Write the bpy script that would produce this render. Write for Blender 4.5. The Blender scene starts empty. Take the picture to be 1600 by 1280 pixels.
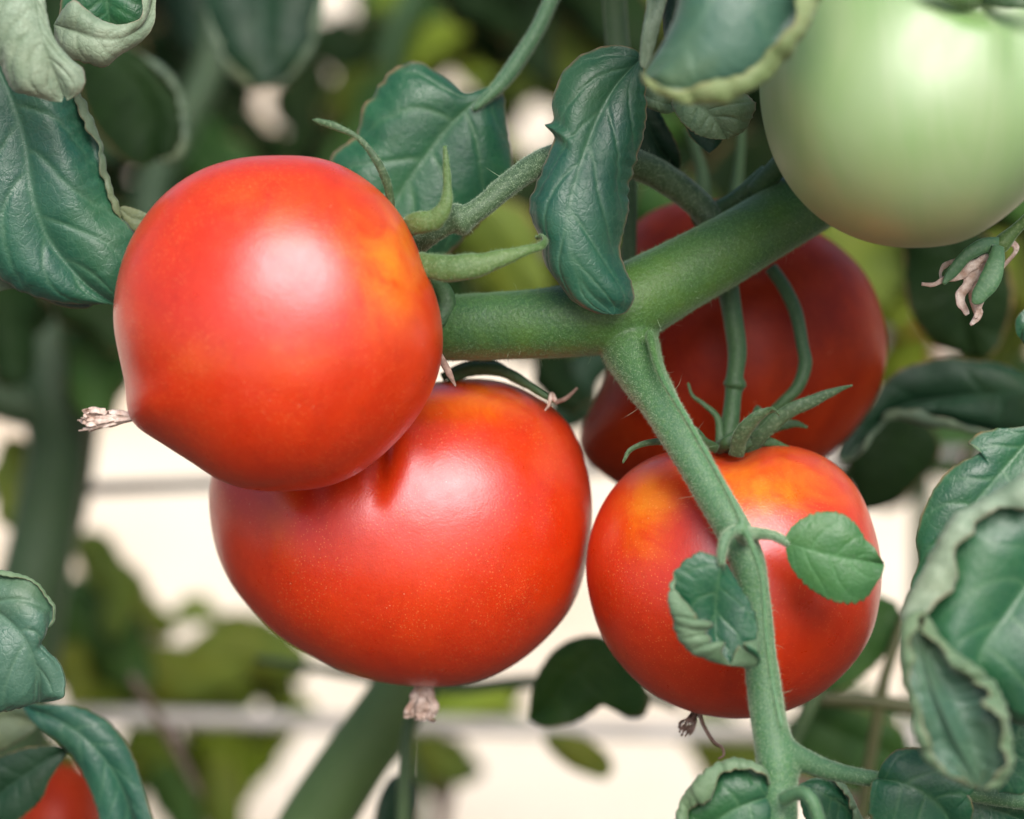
import bpy, math, random
import numpy as np
from mathutils import Vector, Matrix, noise as mn

# ------------------------------------------------------------------ camera, sky, sun, exposure
sc = bpy.context.scene
COL = sc.collection
random.seed(7); RNG = np.random.default_rng(7)
DIST = 0.70            # metres from the lens to the fruit
SPX = 0.22/1600        # metres per photograph pixel at that distance
PITCH = math.radians(15)
FRUIT_H = 0.62         # height of the fruit above the ground
cp, sp = math.cos(PITCH), math.sin(PITCH)
AX_U = np.array([1, 0, 0]); AX_W = np.array([0, cp, -sp]); AX_V = np.array([0, sp, cp])
ORG = np.array([0, 0, FRUIT_H])

cam_d = bpy.data.cameras.new('camera'); cam = bpy.data.objects.new('camera', cam_d); COL.objects.link(cam)
cam.location = Vector(ORG - AX_W*DIST)
cam.rotation_euler = (math.pi/2 - PITCH, 0, 0)
cam_d.sensor_width = 36; cam_d.lens = 36*DIST/0.22
cam_d.clip_start = 0.02; cam_d.clip_end = 300
cam_d.dof.use_dof = True
cam_d.dof.focus_distance = DIST - 0.008
cam_d.dof.aperture_fstop = cam_d.lens/16.5
sc.camera = cam

SUN_EL, SUN_AZ = math.radians(46), math.radians(168)
world = bpy.data.worlds.new('World'); sc.world = world; world.use_nodes = True
wn = world.node_tree
sky = wn.nodes.new('ShaderNodeTexSky'); sky.sky_type = 'NISHITA'; sky.sun_disc = False
sky.sun_elevation = SUN_EL; sky.sun_rotation = SUN_AZ; sky.dust_density = 3.0; sky.air_density = 1.0
wn.links.new(sky.outputs[0], wn.nodes['Background'].inputs[0]); wn.nodes['Background'].inputs[1].default_value = 0.05
sd = bpy.data.lights.new('sun', 'SUN'); sun = bpy.data.objects.new('sun', sd); COL.objects.link(sun)
sd.energy = 1.5; sd.angle = math.radians(42); sd.color = (1.0, 0.965, 0.93)
sdir = Vector((math.sin(SUN_AZ)*math.cos(SUN_EL), math.cos(SUN_AZ)*math.cos(SUN_EL), math.sin(SUN_EL)))
sun.rotation_euler = sdir.to_track_quat('Z', 'Y').to_euler(); sun.location = (0, -1, 3)
sc.view_settings.view_transform = 'Standard'; sc.view_settings.look = 'None'
sc.view_settings.exposure = 1.62; sc.view_settings.gamma = 1.0
try: sc.cycles.max_bounces = 8; sc.cycles.transparent_max_bounces = 4
except Exception: pass

# ------------------------------------------------------------------ placing and mesh helpers
def P(px, py, w=0.0):
    """photograph pixel + depth in mm behind the fruit plane -> (u, w, v) metres along the camera's axes"""
    w = w/1000.0; f = (DIST + w)/DIST
    return np.array([(px-800)*SPX*f, w, (640-py)*SPX*f])
def to_world(a):
    a = np.asarray(a, float)
    return ORG + a[..., 0:1]*AX_U + a[..., 1:2]*AX_W + a[..., 2:3]*AX_V
def px2m(w=0.0): return SPX*(DIST + w/1000.0)/DIST

def setp(o, label=None, cat=None, group=None, kind=None):
    if label: o['label'] = label
    if cat: o['category'] = cat
    if group: o['group'] = group
    if kind: o['kind'] = kind
    return o
def root(name, at_world, label, cat, group=None):
    o = bpy.data.objects.new(name, None); COL.objects.link(o)
    o.location = Vector(at_world); o.empty_display_size = 0.02
    return setp(o, label, cat, group)
def rootloc(o):
    while o.parent: o = o.parent
    return np.array(o.location)
def link_mesh(name, verts, faces, mats, parent=None, mat_idx=None, attrs=None, smooth=True, label=None, world_space=False, normals=None):
    v = np.asarray(verts, float)
    if not world_space: v = to_world(v)
    if parent is not None: v = v - rootloc(parent)
    me = bpy.data.meshes.new(name)
    me.from_pydata(v.tolist(), [], [list(map(int, f)) for f in faces])
    for m in (mats if isinstance(mats, (list, tuple)) else [mats]): me.materials.append(m)
    if mat_idx is not None: me.polygons.foreach_set('material_index', np.asarray(mat_idx, np.int32))
    if smooth: me.polygons.foreach_set('use_smooth', [True]*len(me.polygons))
    for k, a in (attrs or {}).items():
        at = me.attributes.new(k, 'FLOAT', 'POINT'); at.data.foreach_set('value', np.asarray(a, np.float32))
    me.update()
    if normals is not None: me.normals_split_custom_set_from_vertices([tuple(n) for n in normals])
    o = bpy.data.objects.new(name, me); COL.objects.link(o)
    if parent is not None: o.parent = parent
    if label: o['label'] = label
    return o

def catmull(pts, n):
    """resample a polyline of rows (any width) to n rows, evenly along its length"""
    p = np.asarray(pts, float)
    if len(p) == 1: return np.repeat(p, n, 0)
    q = np.vstack([2*p[0]-p[1], p, 2*p[-1]-p[-2]])
    out = []
    for i in range(1, len(q)-2):
        t = np.linspace(0, 1, 16, endpoint=False)[:, None]
        a, b, c, d = q[i-1], q[i], q[i+1], q[i+2]
        out.append(0.5*((2*b)+(-a+c)*t+(2*a-5*b+4*c-d)*t*t+(-a+3*b-3*c+d)*t**3))
    out.append(p[-1:]); o = np.vstack(out)
    L = np.r_[0, np.cumsum(np.linalg.norm(np.diff(o[:, :3], axis=0), axis=1))]
    if L[-1] < 1e-9: return np.repeat(p[:1], n, 0)
    s = np.linspace(0, L[-1], n)
    return np.stack([np.interp(s, L, o[:, k]) for k in range(o.shape[1])], 1)

def vnoise(pts, scale, seed=0.0):
    return np.array([mn.noise(Vector((p[0]*scale+seed, p[1]*scale-seed*.7, p[2]*scale+seed*1.3))) for p in pts])

def tube_geo(pts, n=40, sides=14, flat=1.0, flat_dir=None, bump=0.0, bump_scale=120, cap=True, seed=0.0):
    """pts rows (px, py, w_mm, half-width px); returns verts (view frame), faces"""
    rows = np.array([list(P(a[0], a[1], a[2])) + [a[3]*px2m(a[2])] for a in pts])
    c = catmull(rows, n); ctr, r = c[:, :3], np.maximum(c[:, 3], 1e-5)
    T = np.gradient(ctr, axis=0); T /= np.linalg.norm(T, axis=1)[:, None]+1e-12
    up = np.array([0, 1.0, 0]) if flat_dir is None else np.array(flat_dir, float)
    verts = []
    for i in range(n):
        a = up - T[i]*np.dot(up, T[i])
        if np.linalg.norm(a) < 1e-3: a = np.array([1.0, 0, 0]) - T[i]*T[i][0]
        a /= np.linalg.norm(a); b = np.cross(T[i], a)
        if flat_dir is None: up = a
        th = np.linspace(0, 2*math.pi, sides, endpoint=False)
        ring = ctr[i] + r[i]*(np.cos(th)[:, None]*a*flat + np.sin(th)[:, None]*b)
        verts.append(ring)
    v = np.vstack(verts)
    if bump:
        nz = vnoise(v, bump_scale, seed); cc = np.repeat(ctr, sides, 0); d = v-cc
        v = cc + d*(1+bump*nz[:, None])
    f = []
    for i in range(n-1):
        for j in range(sides):
            k = (j+1) % sides
            f.append((i*sides+j, i*sides+k, (i+1)*sides+k, (i+1)*sides+j))
    if cap:
        v = np.vstack([v, ctr[:1], ctr[-1:]]); s0, s1 = len(v)-2, len(v)-1
        for j in range(sides):
            k = (j+1) % sides
            f.append((s0, k, j)); f.append((s1, (n-1)*sides+j, (n-1)*sides+k))
    return v, f
def tube(name, pts, mat, parent, **k):
    label = k.pop('label', None)
    v, f = tube_geo(pts, **k)
    return link_mesh(name, v, f, mat, parent, label=label)

def join_geo(parts):
    V, F, o = [], [], 0
    for v, f in parts:
        V.append(v); F += [tuple(i+o for i in q) for q in f]; o += len(v)
    return np.vstack(V), F

def hairs(name, obj, mat, parent, count, length, rad, lean=0.5, seg=1, facing=None, seed=1, mask=None):
    """tiny tapered hairs rooted on obj's faces, one mesh of kind stuff"""
    rng = np.random.default_rng(seed); me = obj.data; me.calc_loop_triangles()
    nv = len(me.vertices); co = np.empty(nv*3); me.vertices.foreach_get('co', co); co = co.reshape(-1, 3)
    t = np.empty(len(me.loop_triangles)*3, np.int32); me.loop_triangles.foreach_get('vertices', t); t = t.reshape(-1, 3)
    A, B, C = co[t[:, 0]], co[t[:, 1]], co[t[:, 2]]; nr = np.cross(B-A, C-A); ar = np.linalg.norm(nr, axis=1)
    pr = ar.copy()
    nr = nr/(ar[:, None]+1e-20)
    if facing is not None: pr = pr*((nr @ (-AX_W)) > facing)
    if mask is not None: pr = pr*mask((A+B+C)/3 + rootloc(parent))
    pr = pr/pr.sum(); idx = rng.choice(len(t), count, p=pr)
    a, b = rng.random(count), rng.random(count); sw = a+b > 1; a[sw], b[sw] = 1-a[sw], 1-b[sw]
    p = A[idx]+(B-A)[idx]*a[:, None]+(C-A)[idx]*b[:, None]; n = nr[idx]
    d = n + lean*rng.normal(size=(count, 3))*.6; d /= np.linalg.norm(d, axis=1)[:, None]
    L = length*(0.4+rng.random(count)*1.0)
    x = np.cross(d, rng.normal(size=(count, 3))); x /= np.linalg.norm(x, axis=1)[:, None]; y = np.cross(d, x)
    bend = rng.normal(size=(count, 3))*0.35
    V = []
    for s in range(seg):
        q = s/seg; ctr = p - n*rad*.5*(s == 0) + d*(L*q)[:, None] + bend*(L*q*q)[:, None]; rr = rad*(1-q*.8)
        for k in range(3):
            th = 2*math.pi*k/3; V.append(ctr + rr*(math.cos(th)*x+math.sin(th)*y))
    V.append(p + d*L[:, None] + bend*L[:, None])
    V = np.stack(V, 1); m = V.shape[1]; V = V.reshape(-1, 3)
    tri = []
    for s in range(seg-1):
        for k in range(3):
            k2 = (k+1) % 3; a0, a1, b0, b1 = s*3+k, s*3+k2, s*3+3+k, s*3+3+k2
            tri += [(a0, a1, b1), (a0, b1, b0)]
    for k in range(3): tri.append(((seg-1)*3+k, (seg-1)*3+(k+1) % 3, seg*3))
    F = (np.arange(count)[:, None, None]*m + np.array(tri)[None]).reshape(-1, 3)
    m2 = bpy.data.meshes.new(name); m2.vertices.add(len(V)); m2.vertices.foreach_set('co', V.ravel())
    m2.loops.add(len(F)*3); m2.loops.foreach_set('vertex_index', F.ravel().astype(np.int32))
    m2.polygons.add(len(F)); m2.polygons.foreach_set('loop_start', np.arange(0, len(F)*3, 3, dtype=np.int32))
    m2.materials.append(mat); m2.update(calc_edges=True)
    o = bpy.data.objects.new(name, m2); COL.objects.link(o); o.parent = parent; o['kind'] = 'stuff'
    return o

# ------------------------------------------------------------------ materials
def newmat(name):
    m = bpy.data.materials.new(name); m.use_nodes = True; nt = m.node_tree
    return m, nt, nt.nodes['Principled BSDF'], nt.nodes['Material Output']
def N(nt, t, **k):
    n = nt.nodes.new(t)
    for a, b in k.items():
        if isinstance(b, tuple) and a == 'ins':
            continue
        setattr(n, a, b)
    return n
def noise_n(nt, scale, detail=4, rough=.55, dist=0.0, vec=None):
    n = nt.nodes.new('ShaderNodeTexNoise'); n.inputs['Scale'].default_value = scale
    n.inputs['Detail'].default_value = detail; n.inputs['Roughness'].default_value = rough; n.inputs['Distortion'].default_value = dist
    if vec is None:
        tc = nt.nodes.get('TC') or nt.nodes.new('ShaderNodeTexCoord'); tc.name = 'TC'; vec = tc.outputs['Object']
    nt.links.new(vec, n.inputs['Vector']); return n.outputs['Fac']
def ramp(nt, fac, a, b, ca=0.0, cb=1.0):
    n = nt.nodes.new('ShaderNodeMapRange'); n.inputs['From Min'].default_value = a; n.inputs['From Max'].default_value = b
    n.inputs['To Min'].default_value = ca; n.inputs['To Max'].default_value = cb; nt.links.new(fac, n.inputs['Value']); return n.outputs['Result']
def mix(nt, fac, a, b):
    n = nt.nodes.new('ShaderNodeMix'); n.data_type = 'RGBA'
    for s, x in ((n.inputs['Factor'], fac), (n.inputs[6], a), (n.inputs[7], b)):
        if hasattr(x, 'is_output'): nt.links.new(x, s)
        elif isinstance(x, (int, float)): s.default_value = x
        else: s.default_value = (*x, 1)
    return n.outputs[2]
def math_n(nt, op, a, b):
    n = nt.nodes.new('ShaderNodeMath'); n.operation = op
    for i, x in enumerate((a, b)):
        if hasattr(x, 'is_output'): nt.links.new(x, n.inputs[i])
        else: n.inputs[i].default_value = x
    return n.outputs[0]
def attr(nt, name):
    n = nt.nodes.new('ShaderNodeAttribute'); n.attribute_name = name; return n.outputs['Fac']
def bump(nt, h, strength, dist, bs):
    n = nt.nodes.new('ShaderNodeBump'); n.inputs['Strength'].default_value = strength; n.inputs['Distance'].default_value = dist
    nt.links.new(h, n.inputs['Height']); nt.links.new(n.outputs[0], bs.inputs['Normal']); return n
def voronoi(nt, scale, feature='F1', out='Distance'):
    n = nt.nodes.new('ShaderNodeTexVoronoi'); n.feature = feature; n.inputs['Scale'].default_value = scale
    tc = nt.nodes.get('TC') or nt.nodes.new('ShaderNodeTexCoord'); tc.name = 'TC'
    nt.links.new(tc.outputs['Object'], n.inputs['Vector']); return n.outputs[out]

def leaf_mat(name, c1, c2, vein, rough=.50, trans=.14, scale=60, edge=(.25, .16, .07), cells=420, brk=0.3, spec=.5):
    m, nt, bs, out = newmat(name); rough = max(rough-.02, .38)
    big = ramp(nt, noise_n(nt, scale, 5, .6), .35, .65)
    c = mix(nt, big, c1, c2)
    lum = sum(c2)/3
    c = mix(nt, ramp(nt, noise_n(nt, 26, 4, .6), .48, .72, 0, .55 if lum < .12 else .12), c, (c2[0]*1.5+.004, c2[1]*1.02, c2[2]*.45))
    net = nt.nodes.new('ShaderNodeTexVoronoi'); net.feature = 'DISTANCE_TO_EDGE'; net.inputs['Scale'].default_value = cells*1.25
    nt.links.new(nt.nodes['TC'].outputs['Object'], net.inputs['Vector']); net = ramp(nt, net.outputs['Distance'], .0, .09, 1, 0)
    c = mix(nt, math_n(nt, 'MULTIPLY', net, .13), c, vein)
    dust = math_n(nt, 'MULTIPLY', ramp(nt, noise_n(nt, 1500, 2), .5, .75), ramp(nt, noise_n(nt, 70, 4, .65), .42, .68))
    c = mix(nt, math_n(nt, 'MULTIPLY', dust, .28), c, (lum*1.9+.02, lum*2.5+.03, lum*1.9+.02))
    c = mix(nt, math_n(nt, 'MULTIPLY', attr(nt, 'vein'), .45), c, vein)
    e = math_n(nt, 'MULTIPLY', attr(nt, 'edge'), ramp(nt, noise_n(nt, 240, 3), .3, .6))
    c = mix(nt, e, c, edge)
    nt.links.new(c, bs.inputs['Base Color'])
    bs.inputs['Specular IOR Level'].default_value = spec
    nt.links.new(ramp(nt, noise_n(nt, 110, 4, .6), .3, .7, rough-.10, rough+.16), bs.inputs['Roughness'])
    bs.inputs['Sheen Weight'].default_value = .12 if spec > .3 else 0; bs.inputs['Sheen Roughness'].default_value = .4
    h = math_n(nt, 'ADD', math_n(nt, 'MULTIPLY', net, -.14), math_n(nt, 'ADD', math_n(nt, 'MULTIPLY', noise_n(nt, 300, 4), 1.0), math_n(nt, 'MULTIPLY', noise_n(nt, 1300, 3), .5)))
    bump(nt, h, brk, .0007, bs)
    tr = nt.nodes.new('ShaderNodeBsdfTranslucent'); nt.links.new(c, tr.inputs[0])
    mx = nt.nodes.new('ShaderNodeMixShader'); mx.inputs[0].default_value = trans
    nt.links.new(bs.outputs[0], mx.inputs[1]); nt.links.new(tr.outputs[0], mx.inputs[2]); nt.links.new(mx.outputs[0], out.inputs[0])
    return m
M = {}
M['teal'] = leaf_mat('leaf_teal', (.009, .066, .034), (.018, .106, .042), (.09, .20, .09), .41)
M['blue'] = leaf_mat('leaf_bluegreen', (.010, .070, .046), (.022, .106, .060), (.09, .20, .11), .39)
M['soft'] = leaf_mat('leaf_young', (.030, .125, .038), (.055, .170, .050), (.09, .24, .09), .46)
M['cup'] = leaf_mat('leaf_cup', (.035, .11, .070), (.070, .155, .105), (.11, .21, .13), .42, .2)
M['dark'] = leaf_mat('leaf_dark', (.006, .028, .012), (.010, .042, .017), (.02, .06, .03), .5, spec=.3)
M['deep'] = leaf_mat('leaf_deep_shade', (0.0036, 0.0144, 0.0018), (0.0072, 0.0240, 0.0036), (0.0120, 0.0300, 0.0060), .7, .05, spec=.15)  # near-black green: shade among the back foliage put into the colour
M['olive'] = leaf_mat('leaf_olive', (.075, .115, .012), (.14, .19, .022), (.14, .20, .04), .6, .2, spec=.2)
M['lime'] = leaf_mat('leaf_lime', (.13, .21, .010), (.24, .32, .02), (.28, .36, .06), .6, .25, spec=.2)
M['mid'] = leaf_mat('leaf_mid', (0.0156, 0.0585, 0.0094), (0.0351, 0.0936, 0.0156), (0.0468, 0.1014, 0.0312), .6, .12, spec=.2)
M['under'] = leaf_mat('leaf_underside', (0.0858, 0.1638, 0.0819), (0.1482, 0.2340, 0.1326), (0.0702, 0.1248, 0.0624), .62, .15, 140, (0.2340, 0.1716, 0.0936), brk=.45)
M['under_y'] = leaf_mat('leaf_underside_yellow', (0.1248, 0.1872, 0.0624), (0.2106, 0.2652, 0.1092), (0.1170, 0.1716, 0.0624), .62, .15, 140, (0.2340, 0.1950, 0.0780), brk=.45)
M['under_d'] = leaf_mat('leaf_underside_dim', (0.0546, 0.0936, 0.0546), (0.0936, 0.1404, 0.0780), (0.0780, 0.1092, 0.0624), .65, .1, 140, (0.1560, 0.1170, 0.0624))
M['under_w'] = leaf_mat('leaf_underside_grey', (0.1326, 0.2028, 0.1287), (0.2418, 0.3120, 0.2184), (0.1014, 0.1482, 0.0858), .62, .1, 140, (0.2652, 0.1872, 0.1248), brk=.5)

def stem_mat(name, c1, c2, c3, rough=.55, sheen=.35, pale=None):
    m, nt, bs, out = newmat(name)
    c = mix(nt, ramp(nt, noise_n(nt, 45, 4), .35, .65), c1, c2)
    if pale: c = mix(nt, attr(nt, 'pale'), c, pale)
    c = mix(nt, math_n(nt, 'MULTIPLY', ramp(nt, noise_n(nt, 1400, 2), .5, .72), .5), c, c3)
    nt.links.new(c, bs.inputs['Base Color']); bs.inputs['Roughness'].default_value = rough
    bs.inputs['Sheen Weight'].default_value = sheen; bs.inputs['Sheen Roughness'].default_value = .35
    bs.inputs['Sheen Tint'].default_value = (.8, 1, .8, 1)
    bs.inputs['Subsurface Weight'].default_value = .15; bs.inputs['Subsurface Radius'].default_value = (.001, .002, .0006); bs.inputs['Subsurface Scale'].default_value = 1
    bump(nt, math_n(nt, 'ADD', noise_n(nt, 1100, 3), noise_n(nt, 200, 3)), .5, .0004, bs)
    return m
M['stem'] = stem_mat('stem_green', (.022, .088, .032), (.058, .135, .016), (.10, .22, .06), .5, pale=(.058, .155, .066))
M['stalk'] = stem_mat('stalk_green', (0.0468, 0.1287, 0.0585), (0.0663, 0.1560, 0.0663), (0.1560, 0.2496, 0.1248))
M['pedicel'] = stem_mat('pedicel_green', (0.0273, 0.0663, 0.0273), (0.0468, 0.0936, 0.0351), (0.1716, 0.2340, 0.1326), .6)
M['pedicel_d'] = stem_mat('pedicel_dark', (.022, .068, .022), (.034, .085, .024), (.07, .14, .06), .6, .12)
M['stem_lt'] = stem_mat('stem_far_brightened', (.060, .115, .030), (.085, .15, .040), (.10, .17, .06), .65, .1)  # stem green lightened to make up for the largest tomato's shade
M['sepal'] = stem_mat('sepal_green', (0.0429, 0.1014, 0.0234), (0.0858, 0.1482, 0.0351), (0.1950, 0.2574, 0.1248), .6)
M['stem_bg'] = stem_mat('stem_far', (.035, .075, .022), (.055, .10, .03), (.07, .13, .05), .6, .12)
M['stem_tan'] = stem_mat('stem_tan', (.040, .046, .012), (.062, .066, .018), (.1, .1, .04), .6, .1)
M['stem_dim'] = stem_mat('stem_dim', (.014, .040, .012), (.022, .048, .014), (.03, .06, .02), .65, .1)
M['stem_br'] = stem_mat('stem_brown', (0.0780, 0.0507, 0.0351), (0.1248, 0.0780, 0.0585), (0.1560, 0.1092, 0.0780), .7, .1)

def plain(name, c1, c2, rough, scale=200, bs_=0.4, bd=.0005):
    m, nt, bs, out = newmat(name)
    nt.links.new(mix(nt, ramp(nt, noise_n(nt, scale, 4), .35, .65), c1, c2), bs.inputs['Base Color'])
    bs.inputs['Roughness'].default_value = rough
    bump(nt, noise_n(nt, scale*3, 4), bs_, bd, bs); return m
M['dry'] = plain('dried_petal', (.38, .25, .19), (.72, .60, .53), .85, 420, .8)
M['dry_d'] = plain('dried_brown', (0.1560, 0.0936, 0.0702), (0.2808, 0.1872, 0.1482), .8, 500, .8)
M['wire'] = plain('wire_pale', (0.3276, 0.2964, 0.2574), (0.4524, 0.4212, 0.3900), .55, 30)
M['wire_g'] = plain('wire_grey', (0.1248, 0.1170, 0.1092), (0.1950, 0.1872, 0.1794), .5, 30)
m, nt, bs, out = newmat('hair_pale'); bs.inputs['Base Color'].default_value = (.40, .52, .34, 1); bs.inputs['Roughness'].default_value = .5
bs.inputs['Transmission Weight'].default_value = 0; M['hair'] = m
m, nt, bs, out = newmat('hair_green'); bs.inputs['Base Color'].default_value = (.16, .28, .13, 1); bs.inputs['Roughness'].default_value = .5; M['hair_g'] = m

def tomato_mat(name, red, deep, orange, rough=.31, speck=.34, spec=.75, sheen=.03):
    m, nt, bs, out = newmat(name)
    c = mix(nt, ramp(nt, noise_n(nt, 28, 5, .65, .6), .3, .7), deep, red)
    c = mix(nt, ramp(nt, noise_n(nt, 260, 5, .7), .50, .80, 0, .35), c, tuple(x*.62 for x in deep))
    mott = ramp(nt, noise_n(nt, 75, 5, .65, .8), .25, .75, -.45, .45)
    def warp(a, lo, hi):
        v = attr(nt, a); w = math_n(nt, 'MULTIPLY', mott, math_n(nt, 'MULTIPLY', v, 2.2)); return ramp(nt, math_n(nt, 'ADD', v, w), lo, hi)
    c = mix(nt, math_n(nt, 'MULTIPLY', warp('ripe', .08, 1.15), .85), c, orange)
    c = mix(nt, math_n(nt, 'MULTIPLY', warp('ripe2', .1, 1.2), .8), c, (.62, .22, .014))
    dots = ramp(nt, voronoi(nt, 1350), .12, .26, 1.0, 0.0)
    sel = ramp(nt, noise_n(nt, 70, 4, .6), .34, .62)
    c = mix(nt, math_n(nt, 'MULTIPLY', math_n(nt, 'MULTIPLY', dots, sel), speck), c, (.85, .34, .10))
    d2 = math_n(nt, 'MULTIPLY', ramp(nt, voronoi(nt, 420), .05, .085, 1.0, 0.0), ramp(nt, noise_n(nt, 55, 2), .5, .6))
    c = mix(nt, math_n(nt, 'MULTIPLY', d2, .45), c, (.70, .38, .22))
    nt.links.new(c, bs.inputs['Base Color'])
    nt.links.new(ramp(nt, noise_n(nt, 140, 5, .65), .3, .7, rough-.05, rough+.08), bs.inputs['Roughness'])
    bs.inputs['Specular IOR Level'].default_value = spec; bs.inputs['Specular Tint'].default_value = (1, .84, .95, 1)
    bs.inputs['Sheen Weight'].default_value = sheen; bs.inputs['Sheen Roughness'].default_value = .2; bs.inputs['Sheen Tint'].default_value = (1, .8, .75, 1)
    bs.inputs['Subsurface Weight'].default_value = .35; bs.inputs['Subsurface Radius'].default_value = (.006, .0014, .0005); bs.inputs['Subsurface Scale'].default_value = 1
    hh = math_n(nt, 'ADD', math_n(nt, 'MULTIPLY', noise_n(nt, 1900, 3), .35), math_n(nt, 'MULTIPLY', noise_n(nt, 45, 4, .6), 2.2))
    bump(nt, math_n(nt, 'ADD', hh, math_n(nt, 'MULTIPLY', noise_n(nt, 230, 4), .35)), .16, .0007, bs)
    return m
M['tom'] = tomato_mat('tomato_red', (.60, .042, .004), (.47, .021, .002), (.70, .165, .006))
M['tom_dark'] = tomato_mat('tomato_shaded_red', (.30, .028, .003), (.17, .010, .002), (.50, .07, .01), .42, .1, .16, 0)  # darker copy of the red, with the rear fruit's shade in the colour
m, nt, bs, out = newmat('tomato_green')
mp = nt.nodes.new('ShaderNodeMapping'); mp.inputs['Scale'].default_value = (1, .6, .22); mp.inputs['Rotation'].default_value = (0, .35, 0)
nt.links.new(nt.nodes.new('ShaderNodeTexCoord').outputs['Object'], mp.inputs['Vector'])
strk = noise_n(nt, 60, 5, .6, 1.2, vec=mp.outputs[0])
c = mix(nt, ramp(nt, strk, .34, .66), (.22, .345, .14), (.275, .37, .18))
c = mix(nt, math_n(nt, 'MULTIPLY', attr(nt, 'ripe'), ramp(nt, strk, .2, .7, .5, 1)), c, (.38, .36, .14)); c = mix(nt, math_n(nt, 'MULTIPLY', attr(nt, 'ripe2'), ramp(nt, strk, .2, .7, 1, .4)), c, (.10, .24, .035))
nt.links.new(c, bs.inputs['Base Color']); bs.inputs['Roughness'].default_value = .46; bs.inputs['Specular IOR Level'].default_value = 1.0
bs.inputs['Sheen Weight'].default_value = .05
bs.inputs['Subsurface Weight'].default_value = .25; bs.inputs['Subsurface Radius'].default_value = (.002, .003, .001); bs.inputs['Subsurface Scale'].default_value = 1
bump(nt, noise_n(nt, 60, 3), .15, .001, bs); M['tom_green'] = m

# ------------------------------------------------------------------ ground
m, nt, bs, out = newmat('dry_ground')
c = mix(nt, ramp(nt, noise_n(nt, 2.2, 5, .6), .35, .65), (.94, .81, .63), (.90, .76, .57))
c = mix(nt, math_n(nt, 'MULTIPLY', ramp(nt, noise_n(nt, 1.7, 3, .6, .5), .48, .68), .75), c, (.62, .44, .28))
c = mix(nt, math_n(nt, 'MULTIPLY', ramp(nt, noise_n(nt, 14, 5, .7), .55, .75), .4), c, (.42, .33, .22))
nt.links.new(c, bs.inputs['Base Color']); bs.inputs['Roughness'].default_value = .9
bump(nt, noise_n(nt, 30, 6, .7), .5, .02, bs)
gx = np.r_[-80, -30, np.linspace(-8, 8, 65), 30, 80]; gy = np.r_[-60, -20, np.linspace(-6, 10, 65), 30, 120]
GV, GF = [], []
for j, y in enumerate(gy):
    for i, x in enumerate(gx):
        h = 0.02*mn.noise(Vector((x*1.3, y*1.3, 0))) + 0.012*mn.noise(Vector((x*4, y*4, 3)))
        GV.append((x, y, h))
for j in range(len(gy)-1):
    for i in range(len(gx)-1):
        a = j*len(gx)+i; GF.append((a, a+1, a+1+len(gx), a+len(gx)))
g = link_mesh('ground', GV, GF, m, world_space=True); g['kind'] = 'structure'
m, nt, bs, out = newmat('dark_soil')
nt.links.new(mix(nt, ramp(nt, noise_n(nt, 9, 6, .7), .35, .65), (.055, .038, .022), (.10, .072, .045)), bs.inputs['Base Color']); bs.inputs['Roughness'].default_value = .95
bump(nt, noise_n(nt, 40, 6, .7), .8, .02, bs)
bxs, bys = np.linspace(-8, 8, 120), np.linspace(-4, 1.08, 60); BV, BF = [], []
for j, y in enumerate(bys):
    for i, x in enumerate(bxs):
        e = min(1, (1.08-y)/.15)*min(1, (y+4)/.3); yy = y + (.06*mn.noise(Vector((x*2, 0, 5))) if j == 59 else 0)
        BV.append((x, yy, -.03 + .085*max(0, e)**.5 + .025*mn.noise(Vector((x*5, y*5, 1)))*e))
for j in range(59):
    for i in range(119): a = j*120+i; BF.append((a, a+1, a+121, a+120))
g2 = link_mesh('added_soil_bed', BV, BF, m, world_space=True); g2['kind'] = 'structure'  # unseen dark bed added to cut the light bounced up from the ground

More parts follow.
